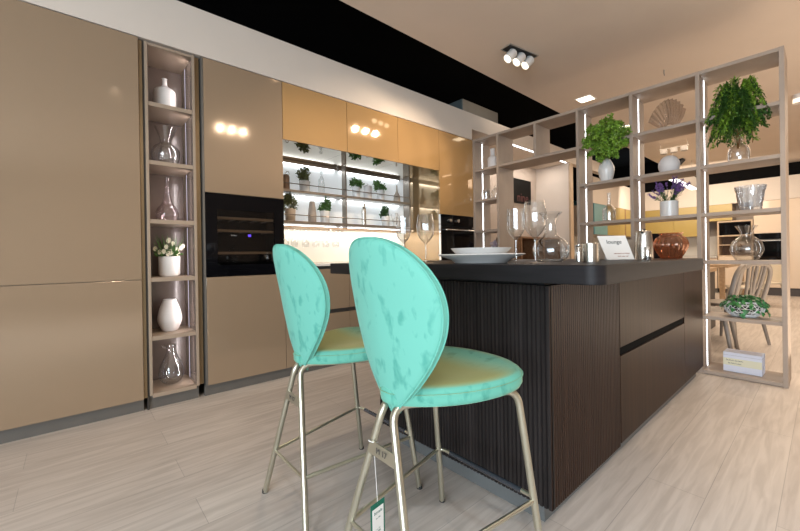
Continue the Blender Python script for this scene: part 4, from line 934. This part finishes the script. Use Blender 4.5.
# dining furniture
def table(label, x0, x1, y0, y1, dark):
    t = thing('dining_table', label, 'table', ((x0+x1)/2, (y0+y1)/2, 0))
    wmesh('tabletop', bx(B(), x0, x1, y0, y1, .70, .745, .003), 'wood', t)
    if dark: wmesh('base_panel', bx(B(), x0+.05, x1+.12, y0+.04, y1-.04, 0.0, .699, .003), 'tabledk', t)
    else:
        for xx in (x0+.08, x1-.08):
            for yy in (y0+.08, y1-.08): wmesh('leg', bx(B(), xx-.03, xx+.03, yy-.03, yy+.03, 0, .699, .002), 'wood', t)
table('wooden topped table with a dark panel base right behind the divider', 3.95, 5.62, -1.90, -1.0, True)
table('far wooden dining table with the cream chairs', 6.8, 8.9, -1.85, -1.0, False)
def chair(label, loc, rz, mat, open_back):
    t = thing('dining_chair', label, 'chair', loc, rz)
    # local: faces +y, back at -y
    lp = rr(-.21, .21, -.20, .22, .07, 6)
    sb = B(); loft(sb, [[(x*.97, y*.97, .425) for x, y in lp], [(x, y, .432) for x, y in lp], [(x, y, .448) for x, y in lp], [(x*.96, y*.96, .455) for x, y in lp], [(x*.3, y*.3, .445) for x, y in lp]]); mesh('seat', sb, mat, t, True)
    for sx in (-1, 1):
        for sy in (-1, 1):
            b = B(); tube(b, [(sx*.165, sy*.165, .43), (sx*.215, sy*.225, 0)], [.020, .013], 10); mesh('leg', b, mat, t, True)
    b = B()
    if open_back:
        for dx in (-.195, .195): pass
        fr = smooth([(-.18, -.18, .43), (-.205, -.215, .62), (-.20, -.25, .80), (-.12, -.275, .875), (0, -.283, .89), (.12, -.275, .875), (.20, -.25, .80), (.205, -.215, .62), (.18, -.18, .43)], 6)
        tube(b, fr, .019, 10)
        for q in (-1, 0, 1): tube(b, smooth([(q*.06, -.19, .44), (q*.085, -.235, .64), (q*.11, -.272, .87)], 6), .014, 8)
        for q in (-1, 1): tube(b, smooth([(q*.02, -.19, .44), (q*-.04, -.24, .66), (q*-.06, -.278, .88)], 6), .009, 8)
    else:
        n = 14; rows = []
        for i in range(n+1):
            u = -1+2*i/n; rows.append(u)
        f = []
        for d in (0, .016):
            g = []
            for j in range(9):
                v = j/8; w = .205*(1-.18*max(0, v-.75)*4*.6); g.append([b.verts.new((u*w, -.195-.07*v+.05*u*u+d, .47+.36*v-(.05*abs(u)**5 if j == 8 else 0))) for u in rows])
            f.append(g)
            for j in range(8):
                for i in range(n): b.faces.new([g[j][i], g[j][i+1], g[j+1][i+1], g[j+1][i]])
        for (A, Bq) in ((f[0][0], f[1][0]), (f[0][8], f[1][8])):
            for i in range(n): b.faces.new([A[i], A[i+1], Bq[i+1], Bq[i]])
        for i in (0, n):
            for j in range(8): b.faces.new([f[0][j][i], f[0][j+1][i], f[1][j+1][i], f[1][j][i]])
        for sx in (-1, 1): tube(b, [(sx*.14, -.16, .43), (sx*.14, -.185, .50)], .014, 8)
    mesh('backrest', b, mat, t, True)
    t.scale = (1, 1, .91)
    return t
chair('taupe grey chair with open looped back behind the divider', (4.80, -2.10, 0), R(-28), 'chairgrey', True)
chair('taupe grey chair mostly hidden beside the island, at the dark based table', (4.08, -2.02, 0), R(2), 'chairgrey', True)
chair('cream chair with solid back at the far table, nearer one', (7.25, -1.98, 0), R(12), 'chaircream', False)
chair('cream chair at the far end of the far table', (8.45, -2.06, 0), R(50), 'chaircream', False)
chair('cream chair across the table, only its top showing', (5.0, -.82, 0), R(180), 'chaircream', False)

# true sizes of the displayed things (width, height factors)
for nm, sx, sz in (('bottle_vase', .87, 1.26), ('glass_vase', .89, 1.13), ('glass_decanter', .88, 1.04), ('daisy_pot', .88, 1.2), ('egg_vase', .865, 1.04), ('ring_jug', .85, .91),
        ('bushy_vase_plant', .91, 1.), ('glass_bottle', .92, 1.), ('pebble_vase', .8, 1.15), ('lavender_pot', .82, 1.12), ('fern_bottle', .8, 1.), ('crystal_bowl', .74, 1.13), ('optic_glass_vase', .75, 1.05),
        ('pierced_bowl_ivy', .76, 1.), ('flagon', .95, 1.22), ('glass_cup', 1., 1.4), ('glass_jar', 1., 1.3), ('charger_plate', 1.02, 1.38), ('bowl', 1.0, 1.42), ('amber_vase', .81, 1.), ('kettle', .78, 1.), ('steel_tumbler', .74, 1.), ('carafe', .88, .95), ('steel_cup', .88, 1.),
        ('lidded_can', 1., 1.22), ('stoppered_bottle', 1., 1.18), ('lidded_jar', 1., 1.18), ('slim_neck_vase', 1., 1.24), ('stone_vase', 1., 1.26), ('steel_flask', 1., 1.18), ('watering_can', 1., 1.28)):
    D.objects[nm].scale = (sx, sx, sz)
for o in D.objects:
    if o.name.startswith('potted_plant'): o.scale = (1, 1, 1.25)
D.objects['white_box'].scale = (1, .76, .97)

# ------------------------------------------------------------------ light
W_ = D.worlds.new('World'); SC.world = W_; W_.use_nodes = True
bg = W_.node_tree.nodes['Background']; bg.inputs[0].default_value = (.75, .85, 1, 1); bg.inputs[1].default_value = 1.2
def area(name, loc, size, e, col, target=None, sy=None):
    l = D.lights.new(name, 'AREA'); l.energy = e; l.color = col; l.size = size
    if sy: l.shape = 'RECTANGLE'; l.size_y = sy
    o = D.objects.new(name, l); COL.objects.link(o); o.location = loc
    d = (Vector(target)-Vector(loc)) if target else Vector((0, 0, -1))
    o.rotation_euler = d.to_track_quat('-Z', 'Y').to_euler(); return o
def spot(name, loc, target, e, col, ang=60, blend=.5, rad=.03):
    l = D.lights.new(name, 'SPOT'); l.energy = e; l.color = col; l.spot_size = R(ang); l.spot_blend = blend; l.shadow_soft_size = rad
    o = D.objects.new(name, l); COL.objects.link(o); o.location = loc
    o.rotation_euler = (Vector(target)-Vector(loc)).to_track_quat('-Z', 'Y').to_euler(); return o
WARM = (1, .80, .60); WARM2 = (1, .86, .70); COOL = (.78, .90, 1)
area('window_daylight', (-4.5, -4.6, 1.4), 4.6, 325, COOL, (0, -2.4, .7), 2.3)
for k, x in enumerate((-.16, 0, .16)): spot('triple_spot_lamp', (2.50+x, -1.08, ZC-.20), (2.0+x*2, .0, 1.9), 28, WARM, 62, .6, .03)
spot('ceiling_spot_lamp', (0, -2.0, 2.72), (-.25, -.1, .35), 34, WARM2, 62, 1., .015)
for x in (1.17, 1.32, 1.47): spot('ceiling_spot_lamp', (x, -2.57, 2.72), (x-.55, -.1, .5), 17, WARM2, 62, 1., .012)
for x in (1.18, 1.33, 1.49): spot('ceiling_spot_lamp', (x, -.76, 2.72), (x-.45, -.22, .5), 17, WARM, 100, 1., .015)
spot('ceiling_spot_lamp', (2.63, -.76, 2.72), (2.8, -.15, 1.2), 30, WARM, 95, 1., .015)
for x, y, e, c in ((-.9, -3.3, 190, COOL), (1.2, -3.6, 60, WARM2), (3.0, -3.4, 115, WARM), (4.6, -3.2, 95, WARM), (2.6, -2.6, 30, WARM), (.2, -3.9, 130, COOL), (-1.4, -2.5, 45, COOL), (-.3, -1.1, 16, WARM)): spot('floor_spot_lamp', (x, y, ZC-.02), (x, y, 0), e, c, 100, .9, .06)  # unseen spots; the cool ones are added to imitate daylight on the floor
area('far_showroom_light', (7.6, -2.0, 2.70), 3.5, 120, WARM, (7.6, -2.0, 0), 2.6)
area('bounce_uplight', (4.0, -4.0, .6), 3.0, 48, WARM, (3.8, -3.4, 2.75), 3.0)  # added fill imitating light bounced up onto the ceiling
area('recess_light', (4.9, .3, 2.43), 1.6, 10, (1, .9, .82), (4.9, .35, 0), .1)
area('splash_light', (1.8, .50, 1.222), 1.7, 5, (1, .95, .88), (1.8, .52, .9), .05)
area('slot_glow', (3.9, -.35, 2.9), .6, 1.5, WARM2, (4.0, .5, 2.9), .2)
area('far_bulkhead_light', (9.2, -.9, 2.2), 2.0, 26, WARM2, (10.8, -.6, 1.9), .6)
for za, zb in ((.104, .43), (.462, .80), (.833, 1.17), (1.203, 1.545), (1.576, 1.915), (1.946, 2.295)):
    area('niche_led', (.258, .06, (za+zb)/2), .008, .40, (1, .88, .88), (.1, .22, (za+zb)/2), zb-za-.03)
area('wine_cooler_light', (.61, .10, 1.375), .4, 1.0, (1, .95, .9), (.61, .12, 1), .05)  # lamp added inside the cooler to brighten the racks

# ------------------------------------------------------------------ camera
cam = D.cameras.new('Camera'); co = D.objects.new('Camera', cam); COL.objects.link(co); SC.camera = co
F_, YAW, PIT, ROL = 372.778, R(40.9412), R(-.1388), R(-.9087); PXc, PYc = 396.618, 257.410
fw = Vector((sin(YAW)*cos(PIT), cos(YAW)*cos(PIT), sin(PIT))); rt = Vector((cos(YAW), -sin(YAW), 0)); up = rt.cross(fw)
r2 = rt*cos(ROL)+up*sin(ROL); u2 = -rt*sin(ROL)+up*cos(ROL)
mw = Matrix((r2, u2, -fw)).transposed().to_4x4(); mw.translation = Vector((-.351842, -2.779674, .94)); co.matrix_world = mw
cam.sensor_width = 36; cam.lens = F_/800*36; cam.clip_start = .05
cam.shift_x = (400-PXc)/800; cam.shift_y = -(265.5-PYc)/800
SC.view_settings.view_transform = 'Standard'; SC.view_settings.look = 'None'; SC.view_settings.exposure = 0.0
SC.cycles.use_denoising = True; SC.cycles.caustics_reflective = False; SC.cycles.caustics_refractive = False
SC.cycles.sample_clamp_indirect = 4; SC.cycles.max_bounces = 10; SC.cycles.transparent_max_bounces = 24
